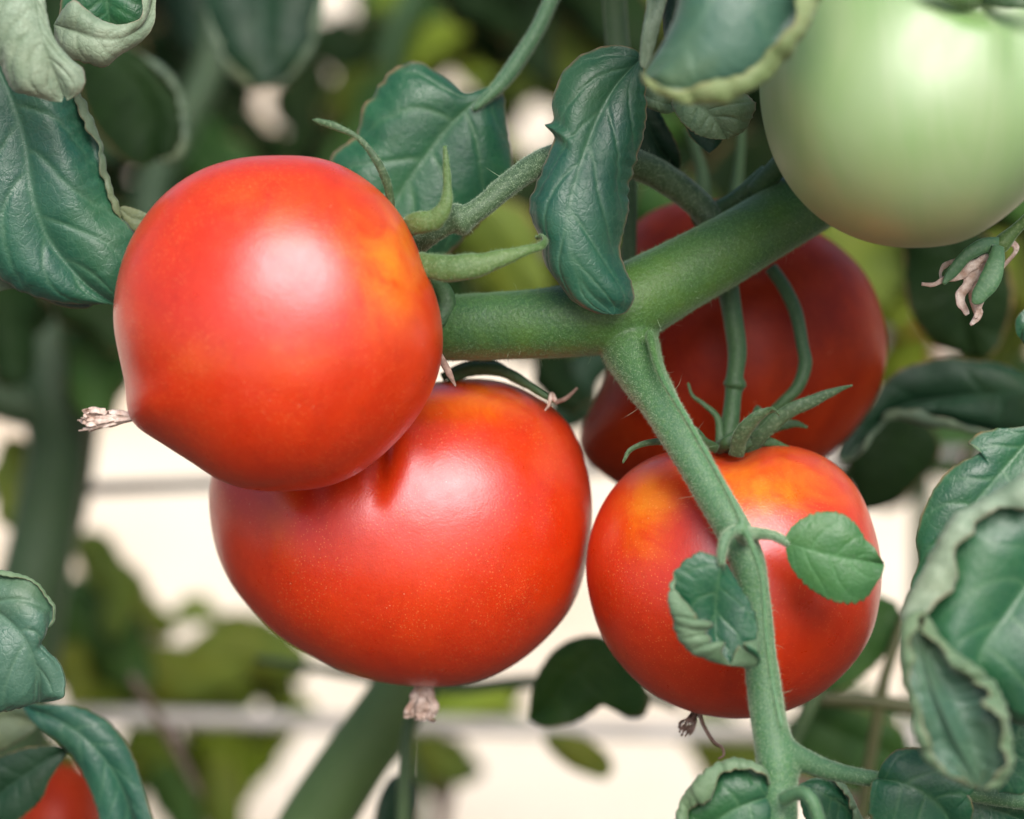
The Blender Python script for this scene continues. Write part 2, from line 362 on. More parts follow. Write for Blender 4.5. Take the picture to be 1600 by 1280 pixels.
# ------------------------------------------------------------------ tomatoes
def sstep(x, a, b):
    t = np.clip((x-a)/(b-a), 0, 1); return t*t*(3-2*t)
def fruit_mesh(outline, ctr, w, depth, dents=(), ripe=(), ripe2=(), nth=160, nph=90, ribs=None):
    """a full round body whose girth follows the fruit's contour; ctr in px, depth radius in mm"""
    C = P(ctr[0], ctr[1], w)
    k = (DIST + w/1000)/DIST*SPX
    o = np.array([[(x-ctr[0])*k, (ctr[1]-y)*k] for x, y in outline])
    ang = np.arctan2(o[:, 1], o[:, 0]); rad = np.hypot(o[:, 0], o[:, 1]); i = np.argsort(ang); ang, rad = ang[i], rad[i]
    th = np.linspace(-math.pi, math.pi, nth, endpoint=False)
    # periodic catmull in polar form
    A = np.r_[ang[-2:]-2*math.pi, ang, ang[:2]+2*math.pi]; R = np.r_[rad[-2:], rad, rad[:2]]
    rho = np.interp(th, A, R)
    # smoother: cubic hermite
    m_ = np.gradient(R, A); out = []
    for t in th:
        j = np.clip(np.searchsorted(A, t)-1, 0, len(A)-2); h = A[j+1]-A[j]; s = (t-A[j])/h
        out.append((2*s**3-3*s**2+1)*R[j]+(s**3-2*s**2+s)*h*m_[j]+(-2*s**3+3*s**2)*R[j+1]+(s**3-s**2)*h*m_[j+1])
    rho = np.array(out)
    kern = np.array([1, 2, 3, 2, 1.]); kern /= kern.sum()
    rho = np.convolve(np.r_[rho[-2:], rho, rho[:2]], kern, 'valid')
    # low-frequency version for the part facing us
    c0 = rho.mean(); f = np.fft.rfft(rho); f[3:] = 0; low = np.fft.irfft(f, nth)
    D = depth/1000; V = []
    for a in range(nph+1):
        ph = math.pi*a/nph; s = math.sin(ph); q = s**3
        rr = (low*(1-q)+rho*q)*(s**0.93 if s > 0 else 0)
        y = -D*math.cos(ph)
        V.append(np.stack([rr*np.cos(th), np.full(nth, y), rr*np.sin(th)], 1))
    V = np.vstack(V)
    nrm = V/np.array([c0, D, c0])**2; nrm /= np.linalg.norm(nrm, axis=1)[:, None]+1e-12
    # apparent pixel position of every vertex
    X = V + C; f = DIST/(DIST+X[:, 1]); px = 800 + X[:, 0]*f/SPX; py = 640 - X[:, 2]*f/SPX
    front = sstep(-V[:, 1], -D*.25, D*.1)
    for (dx, dy, rx, ry, rot, dp) in dents:
        ca, sa = math.cos(math.radians(rot)), math.sin(math.radians(rot))
        a = (px-dx)*ca+(py-dy)*sa; b = -(px-dx)*sa+(py-dy)*ca
        g_ = np.exp(-(a/rx)**2-(b/ry)**2)*front
        V -= nrm*(g_*dp/1000)[:, None]
    lump = vnoise(V, 40, 5.0)*0.0006; V += nrm*lump[:, None]
    def patch(L):
        z = np.zeros(len(V))
        for (dx, dy, rx, ry, am) in L:
            z = np.maximum(z, am*np.exp(-((px-dx)/rx)**2-((py-dy)/ry)**2)*front)
        nz = vnoise(V, 90, 9.0)
        return np.clip(z*(1+.5*nz), 0, 1)
    F = []
    for a in range(nph):
        for b in range(nth):
            c_ = (b+1) % nth
            F.append((a*nth+b, a*nth+c_, (a+1)*nth+c_, (a+1)*nth+b))
    return V+C, F, {'ripe': patch(ripe), 'ripe2': patch(ripe2)}, C
def tomato(outline, ctr, w, depth, mat, label, group=None, fuzz=0, **k):
    v, f, at, C = fruit_mesh(outline, ctr, w, depth, **k)
    base = to_world(C); base[2] = to_world(v)[:, 2].min()
    r = root('tomato', base, label, 'tomato', group)
    b = link_mesh('fruit', v, f, mat, r, attrs=at)
    if fuzz: hairs('fuzz', b, M['hair_red'], b, fuzz, .00035, .000022, .6, 1, facing=-.75, seed=3)
    return r
m, nt, bs, out = newmat('fuzz_red'); bs.inputs['Base Color'].default_value = (.62, .22, .14, 1); bs.inputs['Roughness'].default_value = .6; M['hair_red'] = m
RG = 'ripe tomatoes hanging in the cluster'
T1 = tomato([(436,243),(510,250),(560,274),(600,306),(635,348),(660,400),(680,450),(691,500),(690,560),(675,610),(650,655),(610,700),(560,738),(510,760),(460,768),(400,768),(350,755),(300,722),(255,692),(210,654),(201,610),(190,560),(181,500),(186,440),(200,390),(225,345),(265,300),(320,265),(380,247)],
    (436, 510), -18, 28, M['tom'], 'large red tomato at upper left with a dried flower tip on its pointed left end', RG, fuzz=9000,
    ripe=[(600, 400, 75, 110, .95), (470, 330, 150, 60, .3), (400, 560, 150, 50, .25)], ripe2=[(605, 420, 40, 60, .8)], dents=[(225, 640, 48, 36, 0, -.8)])
T2 = tomato([(690,596),(740,592),(790,599),(830,616),(862,637),(893,667),(912,710),(925,770),(925,830),(915,888),(895,945),(860,992),(810,1035),(750,1062),(680,1073),(610,1069),(550,1055),(490,1025),(440,995),(400,958),(365,915),(341,860),(331,810),(328,770),(336,728),(360,700),(420,672),(500,640),(560,622),(620,606)],
    (632, 832), 26, 31, M['tom'], 'largest red tomato, hanging below the upper left one and partly hidden by it', RG, fuzz=9000,
    ripe=[(750, 625, 110, 38, .75), (850, 700, 45, 70, .25), (440, 810, 30, 130, .22)], dents=[(592, 705, 17, 62, 3, 2.4), (635, 700, 22, 60, 3, -.6), (475, 720, 24, 80, -8, 1.3), (530, 740, 20, 60, 0, -.5), (395, 800, 26, 90, -6, .8)])
T3 = tomato([(1085,701),(1140,705),(1195,694),(1250,700),(1300,722),(1340,762),(1366,820),(1377,880),(1372,940),(1355,1000),(1320,1050),(1270,1090),(1210,1115),(1150,1123),(1090,1115),(1030,1090),(980,1048),(945,1000),(926,945),(918,890),(923,840),(941,790),(970,750),(1010,720),(1050,705)],
    (1148, 908), 12, 28, M['tom'], 'red tomato at lower right with yellow shoulders, behind the leaf stalk and two small leaves', RG, fuzz=8000,
    ripe=[(1015, 800, 50, 75, .9), (1215, 760, 120, 62, .95), (1100, 735, 80, 30, .4)], ripe2=[(1010, 790, 28, 45, .5), (1200, 755, 70, 38, .6)], dents=[(1140, 690, 50, 26, 0, 3.0)])
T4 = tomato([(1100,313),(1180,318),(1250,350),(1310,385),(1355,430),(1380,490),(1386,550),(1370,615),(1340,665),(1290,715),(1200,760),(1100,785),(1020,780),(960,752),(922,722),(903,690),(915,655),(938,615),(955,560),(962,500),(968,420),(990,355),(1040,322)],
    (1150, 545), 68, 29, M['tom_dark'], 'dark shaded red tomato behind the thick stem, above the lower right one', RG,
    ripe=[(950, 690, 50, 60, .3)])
T5 = tomato([(1190,130),(1196,190),(1216,255),(1256,315),(1310,358),(1370,382),(1440,388),(1500,378),(1560,345),(1612,300),(1660,230),(1690,150),(1685,60),(1640,-30),(1560,-85),(1480,-100),(1400,-105),(1320,-90),(1250,-40),(1205,50)],
    (1440, 150), -28, 30, M['tom_green'], 'unripe pale green tomato at the top right', None,
    ripe=[(1330, 330, 150, 70, .6), (1480, 350, 160, 50, .6)], ripe2=[(1215, 90, 60, 170, .7), (1480, 200, 90, 80, .4), (1540, 40, 100, 60, .75), (1400, -10, 80, 60, .5)],
    dents=[(1535, 0, 60, 26, 15, 4.0), (1470, 60, 34, 80, 30, .7), (1590, 90, 24, 90, -8, 1.1)])
circ = lambda x, y, rx, ry, n=20: [(x+rx*math.cos(a), y+ry*math.sin(a)) for a in np.linspace(0, 2*math.pi, n, endpoint=False)]
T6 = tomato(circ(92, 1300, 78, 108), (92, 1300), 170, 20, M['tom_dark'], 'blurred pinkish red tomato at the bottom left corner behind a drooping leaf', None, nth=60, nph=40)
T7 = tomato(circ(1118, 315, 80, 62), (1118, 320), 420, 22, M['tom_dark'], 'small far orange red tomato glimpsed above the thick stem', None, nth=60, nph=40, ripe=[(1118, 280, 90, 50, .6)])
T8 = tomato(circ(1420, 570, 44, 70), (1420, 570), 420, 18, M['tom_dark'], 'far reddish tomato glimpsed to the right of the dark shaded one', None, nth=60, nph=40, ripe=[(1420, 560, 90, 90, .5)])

def sepal(pts, parent, mat='sepal', flat=.45, n=36, label=None, fd=None, hair=0, sides=10):
    o = tube('sepal', pts, M[mat], parent, n=n, sides=sides, flat=flat, bump=.12, bump_scale=400, label=label)
    if hair: hairs('hair', o, M['hair_g'], o, hair, .0005, .000035, .7, 1, seed=4)
    return o
# first tomato: calyx, pedicel end, dried blossom tip
sepal([(622,380,-8,8),(612,335,-14,7),(606,290,-18,7),(588,250,-20,6.5),(560,216,-20,4.5),(525,198,-19,6),(500,190,-18,5),(488,187,-18,1)], T1, 'pedicel', .5, hair=500)
sepal([(625,362,-14,14),(650,350,-20,18),(680,342,-22,17),(696,320,-23,11),(699,290,-23,7),(697,255,-23,5.5),(695,228,-23,3)], T1, 'sepal', .6, hair=1600)
sepal([(640,408,-18,16),(680,418,-22,21),(730,417,-24,21),(780,405,-24,14),(820,392,-23,8),(846,384,-21,6),(852,374,-18,5),(846,369,-15,4),(838,373,-14,3)], T1, 'sepal', .65, n=50, hair=2400, sides=14)
sepal([(672,432,2,10),(693,455,4,14),(698,478,4,15),(688,500,3,13),(676,515,2,6)], T1, 'pedicel_d', .6)
sepal([(682,545,-10,5),(692,566,-12,6),(702,584,-13,5.5),(712,604,-14,1.5)], T1, 'dry_d', .6, label='shrivelled brown sepal tip')
def crumple(name, parent, a, b, width, w, mat, n=7, seed=2, spread=1.0):
    rg = random.Random(seed); parts = []
    ax, ay = a; bx, by = b; L = math.hypot(bx-ax, by-ay); ux, uy = (bx-ax)/L, (by-ay)/L
    for i in range(n):
        off = (i/(n-1)-.5)*2; pts = []
        for k in range(8):
            t = k/7; sw = (.2+.8*t)*width*spread*off
            sw += rg.uniform(-1, 1)*width*.18*t
            e = L*t*(1-.25*abs(off)*rg.random())
            if k >= 6: e -= L*.08*(k-5); sw *= .8
            pts.append((ax+ux*e-uy*sw, ay+uy*e+ux*sw, w+rg.uniform(-1.6, 1.6)*(.3+t), width*(.07+.15*math.sin(math.pi*min(1, t*.9+.05)))*(.8+.5*rg.random())))
        parts.append(tube_geo(pts, 26, 8, flat=.2, flat_dir=(rg.uniform(-1, 1), 1, rg.uniform(-1, 1)), bump=.3, bump_scale=500, seed=i))
    v, f = join_geo(parts)
    return link_mesh(name, v, f, M[mat], parent)
crumple('dried_blossom', T1, (216, 651), (103, 658), 19, -19, 'dry', 11, 2)
tube('style', [(222, 652, -18, 4), (206, 650, -18, 4), (188, 653, -19, 5)], M['dry_d'], T1, n=12, sides=8, bump=.3, bump_scale=600)
# second tomato: dark calyx along its top, dried blossom below
sepal([(700,592,22,9),(735,578,20,11),(775,578,18,10),(810,592,17,8),(840,612,16,6),(868,628,15,4)], T2, 'pedicel_d', .6)
sepal([(690,590,24,7),(730,572,24,8),(770,570,23,8),(800,590,22,7),(822,604,20,4)], T2, 'pedicel_d', .5)
sepal([(868,629,15,4),(885,622,14,3.5),(902,606,14,2)], T2, 'dry_d', .7, label='shrivelled brown sepal tip')
sepal([(868,627,15,4),(861,616,14,4),(858,632,12,4),(851,642,12,1.5)], T2, 'dry', .7, label='shrivelled pale sepal tip')
crumple('dried_blossom', T2, (668, 1060), (652, 1140), 27, 27, 'dry', 11, 5)
# third tomato: pedicels and calyx, dried blossom below
tube('pedicel', [(1136,440,26,17),(1146,500,24,16),(1152,550,22,15),(1148,588,20,14),(1148,600,20,19),(1146,612,20,14),(1142,650,18,14),(1134,705,16,17)], M['pedicel_d'], T3, n=60, sides=16, bump=.06)
sepal([(1150,712,6,12),(1158,680,3,13),(1178,655,1,11),(1200,642,0,6),(1210,641,-1,4),(1218,649,-2,2)], T3, 'pedicel', .4, hair=600)
sepal([(1165,710,14,12),(1190,680,11,12),(1230,645,9,12),(1275,624,8,10),(1310,609,7,5),(1332,602,6,1.5)], T3, 'pedicel', .4, hair=600)
sepal([(1075,694,4,7),(1040,690,-2,6),(1008,693,-5,5),(985,703,-6,4),(977,716,-6,3),(973,724,-6,1.5)], T3, 'pedicel', .5)
sepal([(1125,700,14,8),(1122,655,16,6),(1100,632,17,4),(1082,618,17,3),(1075,598,17,2)], T3, 'pedicel_d', .6)
sepal([(1120,702,12,10),(1140,690,8,12),(1170,672,12,12),(1186,640,20,8)], T3, 'pedicel_d', .6)
sepal([(1150,706,12,8),(1172,690,12,9),(1200,690,12,8),(1228,700,10,5),(1245,708,8,1.5)], T3, 'pedicel_d', .35)
sepal([(1120,702,8,8),(1100,690,4,8),(1085,672,2,6),(1070,668,1,3),(1062,674,1,1.5)], T3, 'pedicel_d', .35)
sepal([(1160,706,16,8),(1200,672,18,9),(1238,662,18,7),(1262,668,17,2)], T3, 'pedicel_d', .35)
crumple('dried_blossom', T3, (1092, 1106), (1058, 1158), 13, 14, 'dry_d', 5, 8)
tube('style', [(1092,1112,12,4),(1100,1135,12,3),(1116,1160,11,3),(1128,1168,11,2.5),(1131,1180,11,2),(1122,1186,11,1.5)], M['dry_d'], T3, n=24, sides=8)
# fourth tomato's own pedicel
tube('pedicel', [(1205,420,34,11),(1226,450,32,11),(1244,490,30,11),(1254,540,28,10),(1258,570,27,11),(1246,605,26,10),(1222,630,26,9),(1190,665,28,10),(1168,700,30,10)], M['pedicel_d'], T4, n=60, sides=12, bump=.06)
# green tomato's calyx, mostly above the frame
sepal([(1535,-8,-50,16),(1500,-10,-56,18),(1460,-20,-58,12),(1430,-40,-58,3)], T5, 'sepal', .4)
sepal([(1535,-8,-50,16),(1575,-2,-56,16),(1610,4,-57,12),(1650,20,-55,3)], T5, 'pedicel', .4)
tube('pedicel', [(1537, -4, -48, 14), (1545, -50, -58, 14), (1530, -120, -55, 15), (1480, -200, -20, 18)], M['stalk'], T5, n=30)

# ------------------------------------------------------------------ leaves
def leaf(parent, mid, left, right, w=0, wl=0, wr=0, top='teal', under='under', ns=96, nt=24, bulge=1.2, relief=.35, veins=7, slope=.1, ruffle=.8,
         roll_l=None, roll_r=None, thick=.22, back=False, name='leaf', label=None, closed=True, seed=0.0, fold=0.0):
    """a lamina strung between its midrib and two margins (px, py[, depth mm]); margins may roll up toward the viewer"""
    def rows(L, off):
        return np.array([P(p[0], p[1], (p[2] if len(p) > 2 else w+off)) for p in L])
    Mi = rows(mid, 0); Le = rows(left, wl); Ri = rows(right, wr)
    if closed:
        Le = np.vstack([Mi[:1], Le, Mi[-1:]]); Ri = np.vstack([Mi[:1], Ri, Mi[-1:]])
    mi, le, ri = catmull(Mi, ns), catmull(Le, ns), catmull(Ri, ns)
    S = np.linspace(0, 1, ns)
    cam_dir = np.array([0, -1.0, 0])
    cols, U, SIDE, ROLL = [], [], [], []
    def half(edge, roll, side):
        e = edge-mi; L = np.linalg.norm(e, axis=1)[:, None]+1e-9; eu = e/L
        T = np.gradient(mi, axis=0); nn = np.cross(T, e); nn /= np.linalg.norm(nn, axis=1)[:, None]+1e-12
        nn *= np.sign(nn @ cam_dir)[:, None]
        nn = np.where(np.isfinite(nn), nn, cam_dir)
        k = np.ones(5)/5
        nn = np.stack([np.convolve(np.pad(nn[:, i], 2, 'edge'), k, 'valid') for i in range(3)], 1); nn /= np.linalg.norm(nn, axis=1)[:, None]+1e-12
        rr = np.zeros(ns)
        if roll is not None:
            s0, s1, rpx, al = roll[:4]
            env = sstep(S, s0-.06, s0+.1)*(1-sstep(S, s1-.1, s1+.06))
            nz = np.array([mn.noise(Vector((s*9+seed, side*3.3, seed))) for s in S])
            n2 = np.array([mn.noise(Vector((s*26+seed, side*3.3, seed+4))) for s in S])
            rr = rpx*px2m(w)*env*np.clip(1+.5*nz+.18*n2, .45, 1.6)
            rr = np.minimum(rr, L[:, 0]*.6)
        tooth = np.array([mn.noise(Vector((s*38+seed*2, side*5.1, seed))) + .7*abs(mn.noise(Vector((s*14+seed, side*2.2, 7))))-.25 for s in S])*.00055*sstep(S, .03, .12)*(1-sstep(S, .9, 1))
        e_in = edge - eu*rr[:, None] + eu*(tooth*np.minimum(1, L[:, 0]/.01))[:, None]
        out = []
        for j in range(1, nt+1):
            u = j/nt
            p = mi+(e_in-mi)*u
            p = p + nn*(bulge/1000*math.sin(math.pi*u)*np.minimum(1, L[:, 0]/.012))[:, None]
            out.append((p, u, 0.0))
        if roll is not None:
            al = math.radians(roll[3])
            for j in range(1, 15):
                a = al*j/14*np.clip(.95+.28*np.array([mn.noise(Vector((s*13+seed*3, side*2.7, 2.5))) for s in S]), .4, 1.15); q = rr*(1+.13*np.array([mn.noise(Vector((s*22+seed, j*.22, side*4.0))) for s in S]))
                p = e_in + nn*(bulge/1000*0)+eu*(q*np.sin(a))[:, None] + nn*(.8*q*(1-np.cos(a)))[:, None]
                out.append((p, 1.0, j/14))
        return out
    Lh = half(le, roll_l, -1); Rh = half(ri, roll_r, 1)
    for p, u, r_ in reversed(Lh): cols.append(p); U.append(u); SIDE.append(-1); ROLL.append(r_)
    cols.append(mi); U.append(0); SIDE.append(0); ROLL.append(0)
    for p, u, r_ in Rh: cols.append(p); U.append(u); SIDE.append(1); ROLL.append(r_)
    G = np.stack(cols, 1); nc = G.shape[1]; U = np.array(U); SIDE = np.array(SIDE); ROLL = np.array(ROLL)
    def normals(G):
        a = np.gradient(G, axis=0); b = np.gradient(G, axis=1); n = np.cross(a, b); l = np.linalg.norm(n, axis=2, keepdims=True)
        n = n/(l+1e-12); c = nc//2
        i0, i1 = ns//4, 3*ns//4
        jj = np.where(ROLL == 0)[0]
        if (n[i0:i1][:, jj] @ cam_dir).mean() < 0: n = -n
        return n
    n = normals(G)
    # veins: recessed lines with the lamina quilted up between them
    SS, UU = np.meshgrid(S, U, indexing='ij'); SD = np.broadcast_to(SIDE, SS.shape)
    ph = (SS - slope*UU**1.2*1.0 + .03*SD + .02*np.sin(SS*17+seed*3+SD))*veins
    d = np.abs((ph % 1)-.5)*2
    line = sstep(d, .80, .98)*(1-.7*UU)*sstep(UU, .0, .04)
    quilt = (.45*(1-d**2) - 1.0*np.exp(-((1-d)/.13)**2)*(1-.6*UU))*np.clip(UU*4, 0, 1)*np.clip((1-UU)*3, 0, 1)
    rib = np.exp(-(UU/.055)**2)*(1-.6*SS)
    sc_ = np.minimum(1, (np.linalg.norm(le-ri, axis=1)/.02))[:, None]
    fine = vnoise(G.reshape(-1, 3), 110, seed).reshape(ns, nc)*.5 + vnoise(G.reshape(-1, 3), 380, seed+3).reshape(ns, nc)*.10
    h = relief*.52*(quilt - rib*.8 + fine*1.1)*sc_
    ruf = ruffle*vnoise(G.reshape(-1, 3), 90, seed+8).reshape(ns, nc)*UU**2
    G = G + n*((h+ruf)/1000)[..., None]
    n = normals(G)
    vein = np.clip(np.maximum(line, rib*1.1), 0, 1); edge = sstep(UU, .93, 1.0)*(ROLL[None] == 0)*np.where(SIDE < 0, 0 if roll_l else 1, 0 if roll_r else 1)[None] + .7*sstep(np.broadcast_to(ROLL, SS.shape), .95, 1.0)
    edge = np.clip(edge, 0, 1)
    V1 = G.reshape(-1, 3); V2 = (G - n*thick/1000).reshape(-1, 3); K = len(V1)
    F, MI = [], []
    for i in range(ns-1):
        for j in range(nc-1):
            a, b, c_, d_ = i*nc+j, i*nc+j+1, (i+1)*nc+j+1, (i+1)*nc+j
            F.append((a, b, c_, d_)); MI.append(1 if back else 0)
            F.append((a+K, d_+K, c_+K, b+K)); MI.append(0 if back else 1)
    def rim(a, b): F.append((a, a+K, b+K, b)); MI.append(1)
    for i in range(ns-1): rim((i+1)*nc, i*nc); rim(i*nc+nc-1, (i+1)*nc+nc-1)
    for j in range(nc-1): rim(j, j+1); rim((ns-1)*nc+j+1, (ns-1)*nc+j)
    at = {'vein': np.r_[vein.ravel(), vein.ravel()], 'edge': np.r_[edge.ravel(), edge.ravel()]}
    return link_mesh(name, np.vstack([V1, V2]), F, [M[top], M[under]], parent, mat_idx=MI, attrs=at, label=label)

def ground_root(name, px, py, w, label, cat='plant', group=None):
    p = to_world(P(px, py, w)); p[2] = 0
    return root(name, p, label, cat, group)
PF = ground_root('tomato_plant', 985, 500, 8, 'tomato plant with the thick green stem running between the red tomatoes', 'tomato plant')

# fused stem + leaf stalk, then split by nearest axis so both keep a seamless fork
def fused(parent, groups, voxel=.55, iters=10):
    geos = [tube_geo(p, **k) for _, p, k, _ in groups]
    v, f = join_geo(geos); v = v*1000
    me = bpy.data.meshes.new('tmp'); me.from_pydata(v.tolist(), [], f); o = bpy.data.objects.new('tmp', me); COL.objects.link(o)
    md = o.modifiers.new('r', 'REMESH'); md.mode = 'VOXEL'; md.voxel_size = voxel; md.use_smooth_shade = True
    sm = o.modifiers.new('s', 'SMOOTH'); sm.factor = .5; sm.iterations = iters
    dg = bpy.context.evaluated_depsgraph_get(); ev = o.evaluated_get(dg); m2 = ev.to_mesh()
    nv = len(m2.vertices); co = np.empty(nv*3); m2.vertices.foreach_get('co', co); co = co.reshape(-1, 3)/1000
    no = np.empty(nv*3); m2.vertices.foreach_get('normal', no); no = no.reshape(-1, 3)
    F = np.array([list(p.vertices)[:4] if len(p.vertices) == 4 else list(p.vertices)+[p.vertices[0]] for p in m2.polygons])
    ev.to_mesh_clear(); bpy.data.objects.remove(o)
    # which axis is nearest
    names = list(dict.fromkeys(g[0] for g in groups)); best = np.full((len(names), nv), 1e9)
    for nm, p, k, mt in groups:
        rows = np.array([list(P(a[0], a[1], a[2])) + [a[3]*px2m(a[2])] for a in p]); c = catmull(rows, 120)
        for q in c:
            dd = np.linalg.norm(co-q[:3], axis=1)-q[3]; best[names.index(nm)] = np.minimum(best[names.index(nm)], dd)
    own = best.argmin(0); fo = own[F[:, 0]]
    nw = no[:, 0:1]*AX_U + no[:, 1:2]*AX_W + no[:, 2:3]*AX_V
    res = {}
    for i, nm in enumerate(names):
        sel = F[fo == i]; used = np.unique(sel); mp = np.full(nv, -1); mp[used] = np.arange(len(used))
        faces = [tuple(dict.fromkeys(mp[q])) for q in sel]
        mat = [g[3] for g in groups if g[0] == nm][0]
        f_ = DIST/(DIST+co[used][:, 1]); px_ = 800+co[used][:, 0]*f_/SPX; py_ = 640-co[used][:, 2]*f_/SPX
        pale = sstep(py_, 520, 650)*sstep(px_, 900, 960)
        res[nm] = link_mesh(nm.split('#')[0], co[used], faces, mat, parent, normals=nw[used], attrs={'pale': pale})
    return res
STALK = [(985,470,8,36),(978,510,5,46),(984,545,2,46),(1003,585,-3,38),(1030,630,-10,31),(1068,695,-16,28),(1105,758,-20,27),(1140,818,-24,28),(1166,872,-25,28),(1178,930,-25,25),(1186,1000,-25,24),(1193,1070,-25,27),(1204,1140,-26,29),(1215,1190,-27,34),(1218,1240,-28,29),(1220,1330,-30,28),(1225,1500,-32,26)]
res = fused(PF, [
    ('main_stem', [(480,530,30,48),(600,512,18,50),(700,512,10,52),(800,508,7,54),(880,503,5,57),(950,490,4,62),(1000,466,5,62),(1070,428,8,57),(1150,383,12,54),(1250,322,18,53),(1340,262,24,52),(1450,180,34,52),(1560,90,46,50),(1700,-60,60,50)], dict(n=90, sides=28, bump=.03, bump_scale=60), M['stem']),
    ('leaf_stalk', STALK, dict(n=110, sides=22, bump=.05, bump_scale=120), M['stem']),
    ('leaf_stalk', [(1014,520,-6,9),(1032,585,-16,7),(1070,650,-25,6.5),(1108,716,-32,6.5),(1140,775,-36,6.5),(1164,826,-38,7),(1190,900,-38,6),(1196,980,-38,6),(1206,1060,-38,6),(1222,1140,-40,7)], dict(n=90, sides=10), M['stem']),
    ('side_stalk#1', [(1160,850,-26,16),(1172,836,-28,13),(1190,834,-30,9.5),(1212,838,-31,8.5),(1235,851,-32,8)], dict(n=40, sides=14), M['stalk']),
    ('side_stalk#2', [(1165,842,-30,12),(1150,830,-37,10),(1135,838,-40,10),(1128,862,-41,9),(1127,885,-41,8)], dict(n=40, sides=14), M['stalk']),
    ('side_stalk#3', [(1212,1160,-27,20),(1240,1180,-27,20),(1290,1202,-25,17),(1340,1213,-23,14),(1400,1222,-20,14),(1480,1232,-18,15),(1560,1246,-14,15),(1680,1262,-8,15)], dict(n=60, sides=16), M['stalk']),
    ('side_stalk#4', [(1222,1250,-36,14),(1250,1238,-40,12),(1268,1250,-42,12),(1282,1290,-42,12)], dict(n=30, sides=12), M['stalk']),
], voxel=.5, iters=16)
hairs('hair', res['main_stem'], M['hair_g'], res['main_stem'], 45000, .00045, .000035, .8, 1, facing=-.5, seed=11)
z_a, z_b = to_world(P(985, 480, 0))[2], to_world(P(1040, 650, -10))[2]
hairs('hair', res['leaf_stalk'], M['hair'], res['leaf_stalk'], 26000, .00045, .00003, .8, 1, facing=-.5, seed=12, mask=lambda c: np.clip((z_a-c[:, 2])/(z_a-z_b), 0.0, 1)**1.5+.01)
hairs('hair', res['leaf_stalk'], M['hair_g'], res['leaf_stalk'], 5000, .00045, .000035, .8, 1, facing=-.5, seed=22, mask=lambda c: np.clip(1-(z_a-c[:, 2])/(z_a-z_b), 0.0, 1)+.01)
hairs('hair', res['main_stem'], M['hair'], res['main_stem'], 120, .0022, .00003, .5, 4, facing=-.6, seed=13)
hairs('hair', res['leaf_stalk'], M['hair'], res['leaf_stalk'], 60, .0024, .000032, .5, 4, facing=-.6, seed=14)
for k in ('side_stalk#1', 'side_stalk#2', 'side_stalk#3'): hairs('hair', res[k], M['hair'], res[k], 3500, .0004, .00003, .8, 1, seed=15)

# fruit truss: knuckled stalk to the first tomato and its dark continuation to the stem
tr = tube('truss_stalk', [(1135,372,22,22),(1090,318,22,22),(1040,280,20,23),(990,256,16,24),(930,240,8,24),(870,246,0,22),(832,262,-6,20),(790,292,-10,18),(758,320,-12,17),(735,336,-13,18),(722,342,-13,25),(712,346,-13,24),(700,352,-13,15),(672,370,-12,14),(640,392,-8,18)], M['pedicel'], PF, n=140, sides=20, bump=.05)
hairs('hair', tr, M['hair'], tr, 11000, .00035, .00003, .8, 1, facing=-.4, seed=16)
hairs('hair', tr, M['hair'], tr, 60, .0028, .00004, .4, 4, facing=-.4, seed=17)
tube('side_stalk', [(1180,300,18,16),(1215,262,14,17),(1260,215,10,18),(1330,150,20,18)], M['pedicel_d'], PF, n=30)
tube('side_stalk', [(1085,340,26,16),(1140,320,22,15),(1200,272,18,16)], M['pedicel_d'], PF, n=30)

# heart-shaped leaf behind the first tomato, on its own stalk from above
s = tube('leaf_stalk', [(915,-120,40,12),(866,-10,34,12),(838,50,31,12),(806,100,29,13),(783,130,27,12),(764,150,26,9),(740,172,25.5,4)], M['stalk'], PF, n=60, sides=14, bump=.05)
hairs('hair', s, M['hair'], s, 5000, .0004, .00003, .8, 1, seed=18)
leaf(PF, [(768,134),(735,165),(700,200),(665,245),(630,295),(600,350),(575,400)], [(745,146),(722,146),(695,122),(655,99),(622,104),(596,128),(584,150),(566,170),(560,200),(540,222),(516,248),(512,310),(535,370)],
     [(781,140),(783,165),(790,195),(800,225),(801,262),(786,300),(760,340),(710,390),(640,425)], w=26, wl=3, wr=5, top='teal', ns=130, nt=34, bulge=2.6, relief=.75, veins=4.6, slope=.34, ruffle=1.8, seed=1.0, label='heart shaped dark green leaf')
# drooping quilted leaf in front of the thick stem
leaf(PF, [(1000,92,-10),(958,140,-12),(925,205,-14),(900,280,-16),(888,340,-17),(892,400,-17),(915,450,-15),(958,492,-12)],
     [(985,78),(950,73),(905,88),(875,125),(862,160),(862,190),(850,196),(868,214),(852,250),(832,290),(828,330),(848,372),(852,410),(872,445),(895,478),(928,493)],
     [(1004,115),(1009,160),(1008,205),(996,250),(984,295),(982,340),(972,385),(980,420),(992,448),(990,472),(974,488)], w=-13, wl=2, wr=3, top='blue', ns=170, nt=36, bulge=2.2, relief=.62, veins=5, slope=.45, ruffle=1.8, seed=2.2, label='long drooping quilted leaf hanging over the stem')
